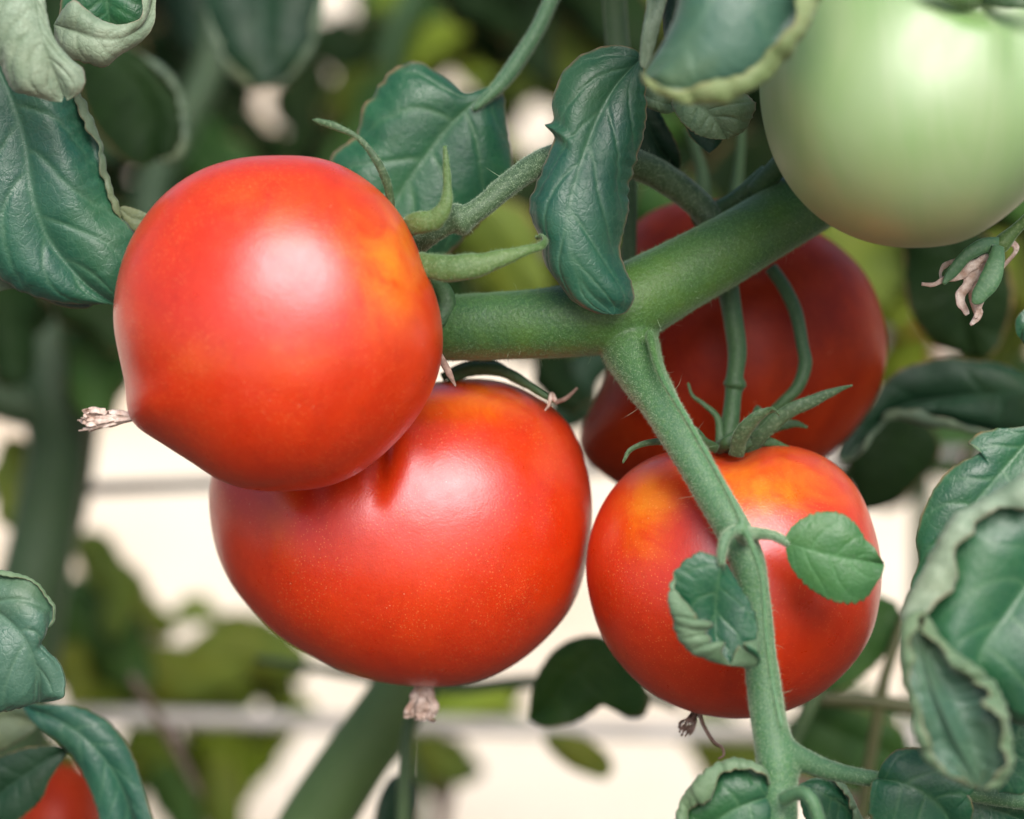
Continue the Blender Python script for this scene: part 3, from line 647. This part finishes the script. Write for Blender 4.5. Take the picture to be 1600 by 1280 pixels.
# two little leaves on the front stalk
leaf(PF, [(1230,848,-32),(1262,858,-33),(1300,868,-33),(1345,876,-32),(1380,881,-30)],
     [(1232,832),(1248,814),(1270,802),(1290,799),(1312,801),(1328,808),(1344,824),(1354,842),(1366,854),(1372,866)],
     [(1233,868),(1240,888),(1255,910),(1278,928),(1305,940),(1330,943),(1352,936),(1366,915),(1375,900)], w=-32, wl=0, wr=1, top='soft', ns=90, nt=24, bulge=1.0, relief=.42, veins=4.5, slope=.3, ruffle=.9, seed=3.1, label='small rounded leaf over the yellow shouldered tomato')
leaf(PF, [(1128,878,-41),(1122,915,-40),(1118,955,-38),(1120,1000,-38),(1140,1040,-40)],
     [(1112,868),(1092,864),(1070,875),(1054,897),(1046,930),(1048,968),(1062,1002),(1085,1025),(1112,1036)],
     [(1136,882),(1150,905),(1168,935),(1182,965),(1186,1000),(1184,1030),(1170,1052)], w=-39, wl=-1, wr=1, top='teal', under='under', ns=110, nt=22, bulge=.8, relief=.4, veins=4, slope=.3, ruffle=.6,
     roll_l=(.36, 1.0, 20, 215), roll_r=(.62, 1.0, 26, 215), seed=4.4, label='small leaf with its lower margin curled up and crumpled')
# leaves at the foot of the stalk
leaf(PF, [(1205,1245,-30),(1170,1255,-32),(1130,1275,-32),(1080,1310,-30),(1050,1350,-28)],
     [(1195,1205),(1170,1192),(1140,1188),(1105,1205),(1075,1235),(1058,1270),(1050,1310)],
     [(1215,1275),(1190,1320),(1140,1370),(1090,1380)], w=-31, top='teal', under='under', roll_l=(.1, .95, 17, 215), ns=90, nt=20, bulge=1.5, relief=.5, veins=4, slope=.2, seed=5.0, label='leaf at the bottom edge with a pale folded upper margin')
leaf(PF, [(1372,1216,-24),(1410,1225,-27),(1445,1240,-27),(1480,1275,-24),(1500,1330,-20)],
     [(1380,1192),(1400,1172),(1430,1166),(1462,1172),(1490,1190),(1515,1210),(1524,1228),(1510,1238),(1518,1260)],
     [(1362,1225),(1358,1255),(1364,1290),(1400,1350),(1450,1360)], w=-25, top='teal', ns=90, nt=22, bulge=1.4, relief=.5, veins=4.5, slope=.25, ruffle=1.2, seed=6.0, label='lobed leaf on the lower side stalk')
leaf(PF, [(1250,1225,6),(1285,1240,4),(1320,1260,6),(1345,1300,8)], [(1280,1215),(1310,1225),(1325,1240),(1340,1262),(1352,1285)], [(1255,1260),(1270,1300),(1310,1330)], w=6, top='teal', ns=60, nt=16, relief=.4, ruffle=1.2, roll_l=(.3, 1, 7, 200), seed=7.0)
leaf(PF, [(1420,1262,-6),(1470,1250,-8),(1540,1262,-8),(1620,1290,-4)], [(1450,1238),(1520,1225),(1600,1240)], [(1450,1290),(1520,1330),(1590,1330)], w=-6, top='teal', ns=60, nt=16, relief=.4, seed=7.5)
# dark leaf tips under the green tomato and beside the drooping leaf
leaf(PF, [(985,150,20),(1010,190,20),(1030,230,22),(1063,275,24)], [(1020,160),(1045,200),(1062,240)], [(985,190),(990,235),(1020,265)], w=20, top='dark', ns=60, nt=14, relief=.4, seed=8.0)
leaf(PF, [(1075,120,14),(1090,170,14),(1100,210,12),(1108,240,10)], [(1040,130),(1060,175),(1080,215)], [(1150,140),(1140,190),(1125,225)], w=12, top='dark', ns=60, nt=14, relief=.5, seed=8.5)
leaf(PF, [(1055,130,-4),(1085,160,-6),(1115,185,-6),(1135,215,-4)], [(1045,160),(1065,190),(1095,212)], [(1130,130),(1175,150),(1185,170),(1165,205)], w=-5, top='teal', under='under', back=True, ns=90, nt=20, bulge=1.8, relief=1.0, ruffle=2.4, seed=9.1, label='pale crumpled underside below the rolled leaf')
leaf(PF, [(1000,145,2),(1030,160,0),(1060,165,2)], [(1010,135),(1040,135),(1055,150)], [(1005,165),(1035,178),(1058,172)], w=1, top='teal', under='under', back=True, ns=60, nt=14, relief=.8, ruffle=2, seed=9.6)
tube('leaf_stalk', [(1075,200,70,6),(1095,260,70,9),(1098,300,70,12),(1098,350,70,9)], M['pedicel_d'], PF, n=24)
tube('leaf_stalk', [(1160,190,76,5),(1156,250,76,7),(1150,300,76,9),(1140,350,74,7)], M['pedicel_d'], PF, n=24)
tube('leaf_stalk', [(984,230,40,12),(984,320,40,12),(982,420,40,12)], M['pedicel_d'], PF, n=24)
tube('leaf_stalk', [(958,-60,48,19),(962,30,48,19),(970,110,46,18),(985,170,44,14)], M['stem_bg'], PF, n=24)

# unseen leaves added above the picture to shade the dark rear tomato
for (x, y, w_, L_, W_, a_) in [(1080,-290,-60,480,160,150),(1180,-330,-40,500,170,100),(1180,-420,-20,520,180,20),(1020,-480,-90,480,160,80)]:
    ca, sa = math.cos(math.radians(a_)), math.sin(math.radians(a_))
    q = lambda t, s_, dz: (x+ca*L_*t-sa*s_, y+sa*L_*t+ca*s_, w_+dz)
    leaf(PF, [q(t, 0, 20*t*t) for t in (-.5, -.25, 0, .25, .5)], [q(t, -W_*k_, 6) for t, k_ in ((-.42, .6), (-.15, 1), (.15, .9), (.38, .5))], [q(t, W_*k_, 6) for t, k_ in ((-.42, .6), (-.15, 1), (.15, .9), (.38, .5))], w=w_, top='teal', ns=40, nt=10, bulge=3, ruffle=3, seed=x*.01)
# plant at the upper right: big leaf with a rolled pale margin, folded strip
PR = ground_root('tomato_plant', 1560, 900, -60, 'tomato plant whose curled pale edged leaves fill the right edge and cover the green tomato', 'tomato plant')
leaf(PR, [(1190,-170,-60),(1150,-90,-66),(1110,0,-70),(1060,75,-68),(1002,128,-62)],
     [(1070,-120),(1062,-40),(1052,20),(1032,70),(1012,105)],
     [(1300,-120),(1290,-50),(1274,10),(1250,66),(1212,112),(1160,146),(1105,158),(1050,154)], w=-66, wl=4, wr=-2, top='cup', under='under_y', ns=130, nt=26, bulge=1.5, relief=.25, veins=4, roll_r=(.15, 1.0, 27, 215), ruffle=1.0, seed=10.0, label='large blue green leaf with a pale yellow rolled margin')  # paler cup green carries the leaf's blue sky sheen in its colour
leaf(PR, [(1030,-60,-30),(1024,0,-32),(1012,50,-33),(1008,108,-32)], [(1012,-40),(1010,10),(998,60),(1000,100)], [(1045,-50),(1040,0),(1030,40),(1020,90)], w=-32, top='teal', under='under_w', back=True, ns=110, nt=14, bulge=2.2, relief=1.2, ruffle=2.4, veins=9, seed=11.0, label='narrow shrivelled grey green leaf strip')
leaf(PR, [(1060,-60,-20),(1055,0,-22),(1040,60,-22)], [(1035,-40),(1035,10),(1035,55)], [(1090,-40),(1080,10),(1050,60)], w=-20, top='dark', ns=50, nt=12, seed=11.5)
# right edge: leaf behind, leaf in front with its margin rolled over, cup-shaped tip
leaf(PR, [(1640,650,-22),(1580,720,-24),(1520,790,-26),(1470,860,-26),(1435,935,-24)],
     [(1600,666),(1560,668),(1528,676),(1512,692),(1530,706),(1500,722),(1478,738),(1456,770),(1440,805),(1432,845),(1436,880),(1424,915)],
     [(1650,760),(1590,850),(1520,910),(1460,950)], w=-24, top='teal', under='under', ns=120, nt=24, relief=.5, veins=6, slope=.2, ruffle=1.2, seed=12.0, label='lobed leaf standing behind the rolled one at the right edge')
leaf(PR, [(1700,800,-50),(1640,870,-54),(1580,950,-58),(1530,1030,-60),(1560,1100,-56),(1590,1130,-52)],
     [(1640,740),(1600,736),(1560,762),(1510,790),(1478,820),(1458,860),(1440,905),(1414,950),(1410,985),(1440,1030),(1500,1070),(1545,1105)],
     [(1760,900),(1740,1000),(1680,1090),(1620,1125)], w=-56, wl=-2, wr=0, top='teal', under='under_w', ns=140, nt=28, bulge=2.5, relief=.3, veins=6, slope=.3, ruffle=1.2, roll_l=(.04, .86, 27, 215), seed=13.0, label='big blue green leaf with its pale margin rolled over')
leaf(PR, [(1440,960,-66),(1445,1020,-70),(1462,1085,-72),(1490,1150,-72),(1530,1228,-68)],
     [(1412,975),(1412,1020),(1422,1080),(1430,1130),(1450,1180),(1490,1215)],
     [(1470,1000),(1510,1035),(1545,1075),(1568,1120),(1576,1165),(1565,1205)], w=-66, wl=-4, wr=-4, top='cup', under='under', ns=110, nt=24, bulge=-2.5, relief=.5, veins=4, ruffle=1.5, roll_l=(.0, .95, 17, 175), roll_r=(.05, 1, 24, 185), seed=14.0, label='pale cup shaped curled leaf tip at the lower right')
leaf(PR, [(1600,1090,-30),(1590,1150,-30),(1570,1200,-28),(1560,1240,-26)], [(1580,1100),(1560,1160),(1545,1215)], [(1660,1120),(1650,1200),(1600,1240)], w=-28, top='teal', ns=60, nt=14, seed=14.5)
leaf(PR, [(1620,480,10),(1600,505,8),(1595,530,10)], [(1600,485),(1588,500),(1588,520)], [(1640,500),(1640,530),(1610,545)], w=9, top='teal', ns=40, nt=12, seed=14.8)
leaf(PR, [(1720,600,60),(1600,610,66),(1500,620,72),(1400,640,74),(1310,715,70)],
     [(1650,600),(1580,575),(1500,560),(1440,565),(1390,590),(1360,640),(1325,680)],
     [(1680,670),(1600,690),(1520,672),(1450,660),(1400,662),(1350,700),(1320,722)], w=72, top='dark', under='under_d', ns=90, nt=20, bulge=2, relief=.8, veins=5, ruffle=2.5, roll_r=(.45, 1, 11, 200), seed=15.0, label='blurred dark leaf lying to the right of the shaded tomato')

# withered flower hanging under the green tomato
WF = root('withered_flower', to_world(P(1560, 380, -6)), 'withered flower with green sepals and shrivelled pinkish petals under the green tomato', 'flower')
tube('flower_stalk', [(1680,270,-10,9),(1630,318,-8,9),(1590,356,-6,9),(1566,380,-5,14),(1555,394,-5,10)], M['sepal'], WF, n=40)
sepal([(1562,380,-6,10),(1535,385,-8,12),(1510,400,-9,11),(1488,425,-9,9),(1474,444,-9,3)], WF, 'stalk', .4)
sepal([(1560,385,-8,10),(1556,410,-10,15),(1545,440,-11,17),(1528,465,-11,12),(1520,474,-11,3)], WF, 'stalk', .35)
sepal([(1572,372,-2,5),(1588,390,0,5),(1565,420,3,4),(1558,440,4,2)], WF, 'dry', .5)
for pts in ([(1545,400,-6,6),(1520,415,-7,8),(1500,430,-7,7),(1478,436,-8,5),(1460,444,-8,4),(1440,444,-8,3)],
            [(1548,405,-5,7),(1525,425,-6,9),(1510,445,-6,9),(1502,470,-6,8),(1508,485,-6,6),(1512,492,-6,3)],
            [(1545,410,-4,6),(1532,440,-5,9),(1520,465,-4,7),(1530,490,-4,6),(1520,505,-4,4),(1516,508,-4,2)],
            [(1545,430,-8,4),(1538,455,-9,5),(1530,480,-9,5),(1524,498,-8,3)],
            [(1505,405,-4,4),(1480,412,-4,3.5),(1470,425,-4,3),(1472,440,-5,2.5)]):
    tube('petal', pts, M['dry'], WF, n=28, sides=9, flat=.4, bump=.6, bump_scale=500)
leaf(PR, [(1480,350,110),(1490,410,110),(1500,480,112),(1520,560,115)], [(1415,370),(1412,440),(1430,500),(1465,545)], [(1560,380),(1580,440),(1575,510),(1550,555)], w=112, top='deep', under='deep', ns=50, nt=14, relief=.8, ruffle=3, seed=16.0, label='very dark blurred leaf behind the withered flower')

# plant at the left edge
PL = ground_root('tomato_plant', 20, 400, 20, 'tomato plant with curled pale leaves along the left edge', 'tomato plant')
leaf(PL, [(-10,90,2),(20,160,0),(40,230,0),(52,310,0),(80,380,2),(130,440,4),(182,478,6)],
     [(-40,150),(-60,250),(-60,350),(-20,420),(40,455),(100,472),(150,480)],
     [(60,110),(118,140),(136,175),(150,220),(170,280),(188,328),(208,372),(212,410),(205,450)], w=2, wl=3, wr=3, top='blue', under='under_d', ns=130, nt=30, bulge=3.5, relief=.8, veins=5, slope=.35, ruffle=1.6, roll_r=(.15, .72, 8, 200), seed=17.0, label='big glossy dark leaf touching the upper left tomato')
leaf(PL, [(30,-80,-26),(50,-20,-30),(60,40,-32),(75,90,-32),(100,150,-28)],
     [(-30,-60),(-40,0),(-20,70),(0,125),(20,148),(60,152)],
     [(70,-60),(72,0),(78,38),(90,70),(110,92),(132,108),(130,135)], w=-30, wl=2, wr=1, top='teal', under='under_w', back=True, ns=110, nt=26, bulge=2.6, relief=1.4, ruffle=2.2, veins=8, slope=.3, seed=18.0, label='pale curled leaf underside in the top left corner')
leaf(PL, [(170,-90,-6),(165,-40,-6),(168,10,-4),(175,50,-2)], [(100,-60),(95,-10),(98,50)], [(245,-60),(240,0),(232,40)], w=-4, top='teal', ns=60, nt=18, relief=.5, seed=19.0)
leaf(PL, [(84,38,-12),(115,48,-14),(155,60,-15),(195,58,-14),(225,35,-12),(238,-10,-10),(240,-60,-8)],
     [(112,4),(125,8),(150,26),(180,40),(205,36),(222,22),(222,-20),(225,-50)],
     [(88,60),(100,85),(130,94),(160,102),(185,82),(215,65),(238,35),(246,-20),(250,-60)], w=-13, wl=-1, wr=2, top='teal', under='under_w', back=True, ns=120, nt=18, bulge=2.4, relief=1.0, ruffle=1.8, veins=9, slope=.1, closed=True, seed=20.0, label='leaf margin curled into a pale crumpled ring')
leaf(PL, [(-60,390,10),(10,425,12),(80,455,14),(150,472,14)], [(-40,370),(40,390),(110,430)], [(-40,455),(30,452),(90,478),(130,484)], w=12, top='dark', under='under_d', back=True, ns=60, nt=14, relief=.7, ruffle=2, seed=21.0)
leaf(PL, [(185,325,6),(205,340,6),(225,345,6),(240,355,6)], [(195,322),(220,330),(238,340)], [(195,350),(212,362),(230,362)], w=6, top='under_d', under='under_d', ns=40, nt=10, relief=.5, ruffle=1.5, seed=21.5)
leaf(PL, [(-60,930,-10),(0,960,-14),(40,1000,-16),(60,1050,-14),(62,1098,-10)],
     [(-60,1040),(-30,1110),(10,1115),(40,1108)],
     [(-40,890),(10,895),(50,905),(72,930),(82,955),(74,985),(60,1005),(88,1030),(101,1060),(96,1090)], w=-14, wl=2, wr=1, top='cup', under='under', ns=110, nt=24, bulge=2.0, relief=.8, ruffle=1.8, veins=4, slope=.3, roll_r=(.1, .5, 5, 200), seed=22.0, label='pale blue green wavy leaf at the lower left edge')
leaf(PL, [(30,1098,40),(90,1125,36),(140,1160,34),(185,1220,36),(220,1310,40)], [(60,1100),(120,1104),(170,1130),(205,1175),(228,1240),(245,1310)], [(50,1130),(90,1160),(125,1200),(150,1260),(165,1320)], w=36, top='blue', under='under_d', ns=80, nt=18, bulge=2, relief=.6, seed=23.0, label='blurred drooping leaf in front of the corner tomato')
leaf(PL, [(110,1170,40),(70,1190,38),(20,1225,38),(-40,1270,40)], [(80,1165),(30,1172),(-30,1200)], [(80,1215),(60,1255),(10,1290)], w=38, top='dark', under='under_d', ns=60, nt=14, relief=.5, seed=24.0)
leaf(PL, [(-50,1140,50),(10,1120,50),(60,1130,52)], [(-40,1110),(10,1100),(50,1110)], [(-40,1190),(10,1170),(50,1145)], w=50, top='under_d', under='under_d', ns=40, nt=10, seed=24.5)
# dim leaves further in
PB = ground_root('tomato_plant', 90, 700, 110, 'blurred tomato plant with a thick jointed stem behind the left edge', 'tomato plant')
tube('main_stem', [(40,300,262,36),(62,430,260,40),(74,530,256,42),(86,620,254,53),(90,700,256,47),(74,800,260,51),(50,930,262,55),(20,1150,268,57),(-10,1500,280,57)], M['stem_dim'], PB, n=60, sides=20, bump=.06, bump_scale=40)
tube('side_shoot', [(90,640,254,36),(20,632,250,31),(-60,600,246,29)], M['stem_dim'], PB, n=30, sides=16)
tube('side_shoot', [(95,650,256,40),(150,560,270,38),(200,460,290,34),(230,380,310,31),(240,280,320,29),(330,100,340,27),(345,-60,350,25)], M['stem_dim'], PB, n=40, sides=16)
tube('side_shoot', [(128,640,300,31),(110,780,300,29),(70,920,302,33),(30,1100,310,36),(0,1400,320,36)], M['stem_tan'], PB, n=40, sides=16)
leaf(PB, [(405,-110,178),(410,-40,178),(412,40,176),(415,110,174),(410,138,174)], [(318,-90),(318,-20),(328,50),(345,100),(380,132)], [(505,-90),(505,-20),(500,40),(488,85),(450,125)], w=176, top='dark', under='under_d', ns=60, nt=18, bulge=2, relief=.2, roll_l=(.6, 1, 10, 200), roll_r=(.5, 1, 10, 200), seed=25.0, label='blurred dark hanging leaf with a grey rim')
leaf(PB, [(140,60,130),(200,110,130),(240,170,132),(245,250,134)], [(190,70),(260,110),(292,170),(292,230),(268,255)], [(120,120),(140,190),(180,240),(215,260)], w=132, top='deep', under='under_d', ns=60, nt=16, roll_l=(.2, 1, 8, 200), seed=26.0, label='blurred very dark leaf with a thin brown rim')

# ------------------------------------------------------------------ out-of-focus plants behind
rg = random.Random(21)
def auto_leaf(parent, cx, cy, w, L, W, ang, top, under='under_d', tilt=0.0, ns=22, nt=6, lob=True, label=None):
    """a free leaf: length L and half-width W in px, ang = pointing direction in degrees (0 right, 90 down)"""
    ca, sa = math.cos(math.radians(ang)), math.sin(math.radians(ang))
    sag = rg.uniform(-.18, .18)
    def q(t, s, dz=0): # t along -.5..+.5, s across
        b = sag*L*(1-4*t*t)
        return (cx+ca*L*t-sa*(s+b), cy+sa*L*t+ca*(s+b), w+tilt*t*L*.137+dz)
    K = 7; mid = [q(-.5+i/(K-1), 0) for i in range(K)]
    prof = [.55, .9, 1.0, .92, .7, .38]; z1, z2 = rg.uniform(2, 16), rg.uniform(2, 16)
    le = [q(-.46+.92*i/5, -W*p*(1+(rg.uniform(-.18, .18) if lob else 0)), z1*p) for i, p in enumerate(prof)]
    ri = [q(-.46+.92*i/5, W*p*(1+(rg.uniform(-.18, .18) if lob else 0)), z2*p) for i, p in enumerate(prof)]
    return leaf(parent, mid, le, ri, w=w, top=top, under=under, ns=ns, nt=nt, bulge=3, relief=1.2, veins=4, slope=.25, ruffle=5, seed=rg.random()*50, thick=.4, label=label)
def back_plant(px, w, stem_pts, label, mat='stem_bg'):
    r = ground_root('tomato_plant', px, 900, w, label, 'tomato plant', 'blurred tomato plants behind the fruit')
    tube('main_stem', stem_pts, M[mat], r, n=40, sides=14, bump=.05, bump_scale=30); return r
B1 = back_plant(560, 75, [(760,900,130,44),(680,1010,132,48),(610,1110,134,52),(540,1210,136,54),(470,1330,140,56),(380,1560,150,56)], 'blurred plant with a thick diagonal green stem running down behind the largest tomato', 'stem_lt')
B2 = back_plant(290, 700, [(330,990,700,12),(300,1060,700,13),(285,1200,700,14),(280,1500,700,14),(270,1900,700,16)], 'far blurred leafy plant low at the left, seen below the pointed tomato', 'stem_br')
B3 = back_plant(800, 460, [(700,-250,460,15),(660,-50,460,17),(600,150,460,17),(640,700,460,17),(650,1500,470,18)], 'far blurred plant above and behind the heart shaped leaf', 'pedicel_d')
B4 = back_plant(1300, 430, [(1300,-250,430,15),(1330,200,430,16),(1430,560,430,16),(1440,900,430,16),(1420,1500,440,18)], 'far blurred plant behind the dark shaded tomato', 'pedicel_d')
B5 = back_plant(1450, 120, [(1520,700,115,7),(1460,850,110,7),(1420,950,108,8),(1385,1050,106,9),(1375,1100,106,10),(1340,1300,110,10)], 'blurred olive plant with a forked thin stem right of the lower right tomato', 'stem_tan')
# named stalks of those plants
tube('side_shoot', [(400,1030,192,6),(470,1040,190,7),(560,1055,190,9),(700,1075,188,10),(850,1065,188,11),(1000,1085,190,10),(1060,1105,192,8)], M['stem_dim'], B1, n=40)
tube('side_shoot', [(660,1080,95,8),(640,1130,90,9),(632,1200,88,10),(628,1320,88,10)], M['stem_bg'], B1, n=24)
tube('side_shoot', [(1200,1092,108,10),(1280,1092,106,12),(1360,1096,106,13),(1450,1110,108,13),(1560,1120,110,12)], M['stem_tan'], B5, n=30)
tube('side_shoot', [(1290,1050,100,12),(1262,1110,98,12),(1235,1170,98,11),(1215,1240,98,10)], M['stem_bg'], B5, n=24)
leaf(B1, [(960,1000,92),(910,1040,92),(860,1090,94),(825,1125,96)], [(930,992),(880,1002),(845,1040),(830,1080)], [(985,1020),(1015,1070),(1012,1112),(980,1122),(950,1100),(900,1125),(860,1132)], w=93, top='mid', under='under_d', ns=60, nt=14, bulge=2, relief=.6, ruffle=2.5, seed=30.0, label='blurred green leaf between the two lower tomatoes')
leaf(B1, [(850,1150,230),(890,1175,230),(930,1195,232),(958,1205,234)], [(860,1145),(910,1150),(950,1180)], [(855,1165),(890,1200),(940,1218)], w=232, top='olive', under='olive', ns=40, nt=10, seed=31.0)
leaf(B1, [(640,1210,110),(620,1240,110),(610,1300,112)], [(610,1215),(590,1250),(585,1300)], [(655,1235),(650,1280),(640,1320)], w=110, top='dark', under='dark', ns=40, nt=10, seed=32.0)
leaf(B5, [(1440,640,130),(1400,700,130),(1370,750,130),(1345,800,132)], [(1380,640),(1335,680),(1325,740)], [(1470,700),(1440,750),(1390,790)], w=131, top='deep', under='deep', ns=50, nt=14, seed=33.0, label='very dark blurred leaf above the right shoulder of the lower right tomato')
leaf(B5, [(1400,940,112),(1350,980,112),(1300,1030,114),(1270,1080,114)], [(1360,930),(1310,980),(1275,1030)], [(1410,980),(1370,1040),(1310,1080)], w=112, top='mid', under='mid', ns=50, nt=14, seed=34.0)
leaf(B5, [(1250,1110,130),(1300,1140,130),(1370,1170,130),(1420,1190,132)], [(1280,1100),(1350,1110),(1410,1140)], [(1230,1150),(1280,1210),(1370,1220)], w=130, top='mid', under='mid', ns=50, nt=14, seed=35.0)

# a dense row of foliage closes the view further back
rg2 = random.Random(5)
GAPS = [(520, 10, 34), (418, 175, 24), (235, 272, 32), (212, 310, 26), (715, 112, 52), (690, 160, 30), (845, 200, 44), (640, 40, 20)]
def blocked(cx, cy, L, W, ang, margin):
    ca, sa = math.cos(math.radians(ang)), math.sin(math.radians(ang))
    for gx_, gy_, gr in GAPS:
        a = (gx_-cx)*ca+(gy_-cy)*sa; b = -(gx_-cx)*sa+(gy_-cy)*ca
        if (a/(L/2+gr+margin))**2+(b/(W+gr+margin))**2 < 1: return True
    return False
plants = [(B2, 0), (B3, 650), (B4, 1150)]
def owner(x): return B3 if x < 1000 else B4
cnt = 0
for i in range(2500):
    if cnt >= 240: break
    cx, cy = rg.uniform(-120, 1720), rg.uniform(-260, 470)
    w = rg.uniform(240, 620); L = rg.uniform(170, 300); W = L*rg.uniform(.22, .34); ang = rg.uniform(20, 160)
    if blocked(cx, cy, L, W, ang, 4): continue
    if 560 < cx < 1020 and cy > 20:
        mt = rg.choice(['olive', 'mid', 'olive', 'lime', 'deep', 'mid'])
    elif cx > 1000 and cy > 200: mt = rg.choice(['olive', 'mid', 'deep', 'deep', 'mid'])
    else: mt = rg.choice(['deep', 'deep', 'deep', 'dark', 'mid'])
    auto_leaf(owner(cx), cx, cy, w, L, W, ang, mt, mt, tilt=rg.uniform(-.6, .6)); cnt += 1
for j in range(8):
    for i in range(18):
        cx, cy = -140+i*108+rg2.uniform(-35, 35), -280+j*92+rg2.uniform(-25, 25)
        if cx < 560 and cy > 400: continue
        L = rg2.uniform(230, 330); W = L*.42; ang = rg2.uniform(40, 140)
        if blocked(cx, cy, L*.9, W*.9, ang, 6): continue
        mt = rg2.choice(['deep', 'deep', 'mid', 'dark']) if cx < 560 else rg2.choice(['deep', 'mid', 'olive', 'mid', 'deep'])
        auto_leaf(owner(cx), cx, cy, rg2.uniform(2500, 3000), L, W, ang, mt, mt, tilt=rg2.uniform(-.3, .3), ns=14, nt=4)
# small filler leaves round the bright gaps
for gx_, gy_, gr in GAPS:
    for k in range(7):
        a = k/7*2*math.pi+rg.uniform(-.2, .2); L = rg.uniform(90, 130); W = L*.3
        R_ = gr+W+4
        mt = rg.choice(['olive', 'lime', 'mid']) if gx_ > 560 else rg.choice(['deep', 'mid', 'deep'])
        auto_leaf(owner(gx_), gx_+math.cos(a)*R_, gy_+math.sin(a)*R_, rg.uniform(450, 650), L, W, math.degrees(a)+90, mt, mt, ns=14, nt=5)
# explicit far leaves lower down: (px, py, depth, length, half width, angle, material)
for (x, y, w, L, W, a, mt, pl) in [
    (170,1000,420,190,60,50,'mid',B2),(270,1030,430,240,62,8,'olive',B2),(380,1040,440,200,55,5,'olive',B2),(300,1085,520,230,40,0,'lime',B2),
    (310,965,480,70,18,0,'lime',B2),(430,1075,460,110,36,80,'olive',B2),(340,1160,470,150,44,80,'lime',B2),(420,1160,480,90,34,100,'lime',B2),(300,1230,480,150,40,95,'olive',B2),
    (360,1260,460,160,36,75,'olive',B2),(150,920,400,170,40,70,'olive',B2),(120,1060,410,120,26,85,'olive',B2),(60,1160,380,150,40,30,'olive',B2),
    (260,1150,300,220,12,60,'stem',B2),
    (740,1105,420,130,26,170,'lime',B3),(770,1120,440,120,28,10,'lime',B3),(700,1180,430,110,34,60,'olive',B3),(690,1240,440,120,26,90,'stem',B3),(720,1190,460,80,26,30,'mid',B3),
    (550,1190,430,80,20,60,'olive',B3),(1180,1180,420,200,40,10,'olive',B4),(1300,1180,430,220,60,15,'mid',B4),(1380,1230,440,160,50,40,'mid',B4),(1330,1120,430,160,50,0,'mid',B4),
    (1280,1240,300,130,30,20,'stem',B4),
    (1380,460,380,150,50,60,'lime',B4),(1440,600,390,160,50,80,'lime',B4),(1560,520,400,170,60,100,'olive',B4),(1590,610,420,140,40,60,'mid',B4),(1480,700,380,170,60,60,'mid',B4),(1400,720,380,160,60,110,'deep',B4),(1350,690,380,160,60,110,'deep',B4),
    (1560,430,300,140,50,100,'olive',B4),(1500,740,260,90,20,110,'stem',B4),
    (10,500,240,200,60,80,'deep',B2),(150,470,260,170,60,60,'deep',B2),(160,560,280,200,60,95,'mid',B2),(60,560,300,200,70,90,'deep',B2),(30,760,320,160,36,80,'olive',B2),
    (760,390,330,160,30,5,'mid',B3),(820,440,340,100,28,80,'lime',B3),(740,445,340,120,34,10,'mid',B3),(960,300,330,160,40,80,'lime',B3),
    (900,600,200,150,42,120,'dark',B3),(880,580,210,120,30,60,'deep',B3),
    (460,1270,440,80,20,110,'stem',B2),
    (140,1080,460,120,40,40,'lime',B2),(220,960,440,110,30,20,'olive',B2),(250,1060,470,120,36,30,'lime',B2),(430,1010,480,120,34,60,'olive',B2),(230,1190,470,130,40,70,'lime',B2),(380,1210,480,120,38,110,'lime',B2),
    (280,1250,450,130,40,60,'mid',B2),(190,1240,460,120,30,110,'olive',B2),(700,1110,450,110,34,150,'lime',B3),(760,1075,460,120,30,0,'olive',B3),(700,1200,470,100,30,100,'olive',B3),(1190,1150,450,120,34,10,'lime',B4),
    (1110,1140,470,90,26,160,'olive',B3),(130,960,480,110,40,100,'mid',B2),(440,1120,470,90,30,100,'lime',B2)]:
    w = 150+(w-200)*1.0 if w > 200 else w
    if mt == 'stem':
        ca, sa = math.cos(math.radians(a)), math.sin(math.radians(a))
        tube('withered_stalk', [(x-ca*L/2, y-sa*L/2, w, W*.5), (x+4, y, w, W*.6), (x+ca*L/2, y+sa*L/2, w, W*.4)], M['stem_br'], pl, n=14, sides=8, bump=.2)
    else: auto_leaf(pl, x, y, w, L, W, a, mt, mt, tilt=rg.uniform(-.4, .4))

# ------------------------------------------------------------------ trellis wires
def wire(p0, p1, r, mat, label):
    a, b = to_world(P(*p0)), to_world(P(*p1)); c = (a+b)/2
    o = root('trellis_wire', c, label, 'wire', 'trellis wires strung behind the plants'); bpy.data.objects.remove(o)
    n = 60; pts = [tuple(np.array(p0)+(np.array(p1)-np.array(p0))*t)+(r,) for t in np.linspace(0, 1, 9)]
    v, f = tube_geo(pts, n=n, sides=10)
    v = to_world(v)-c
    me = bpy.data.meshes.new('trellis_wire'); me.from_pydata(v.tolist(), [], f); me.materials.append(M[mat]); me.polygons.foreach_set('use_smooth', [True]*len(me.polygons))
    o = bpy.data.objects.new('trellis_wire', me); COL.objects.link(o); o.location = Vector(c)
    setp(o, label, 'wire', 'trellis wires strung behind the plants')
wire((-900, 310, 330), (2500, 470, 330), 13, 'wire', 'topmost pale blurred wire, passing behind the curled sepal and the withered flower')
wire((-900, 806, 300), (2500, 668, 300), 11, 'wire_g', 'grey blurred wire at mid height left of the tomatoes')
wire((-900, 1092, 360), (2500, 1180, 360), 14, 'wire', 'lowest pale blurred wire crossing below the tomatoes')
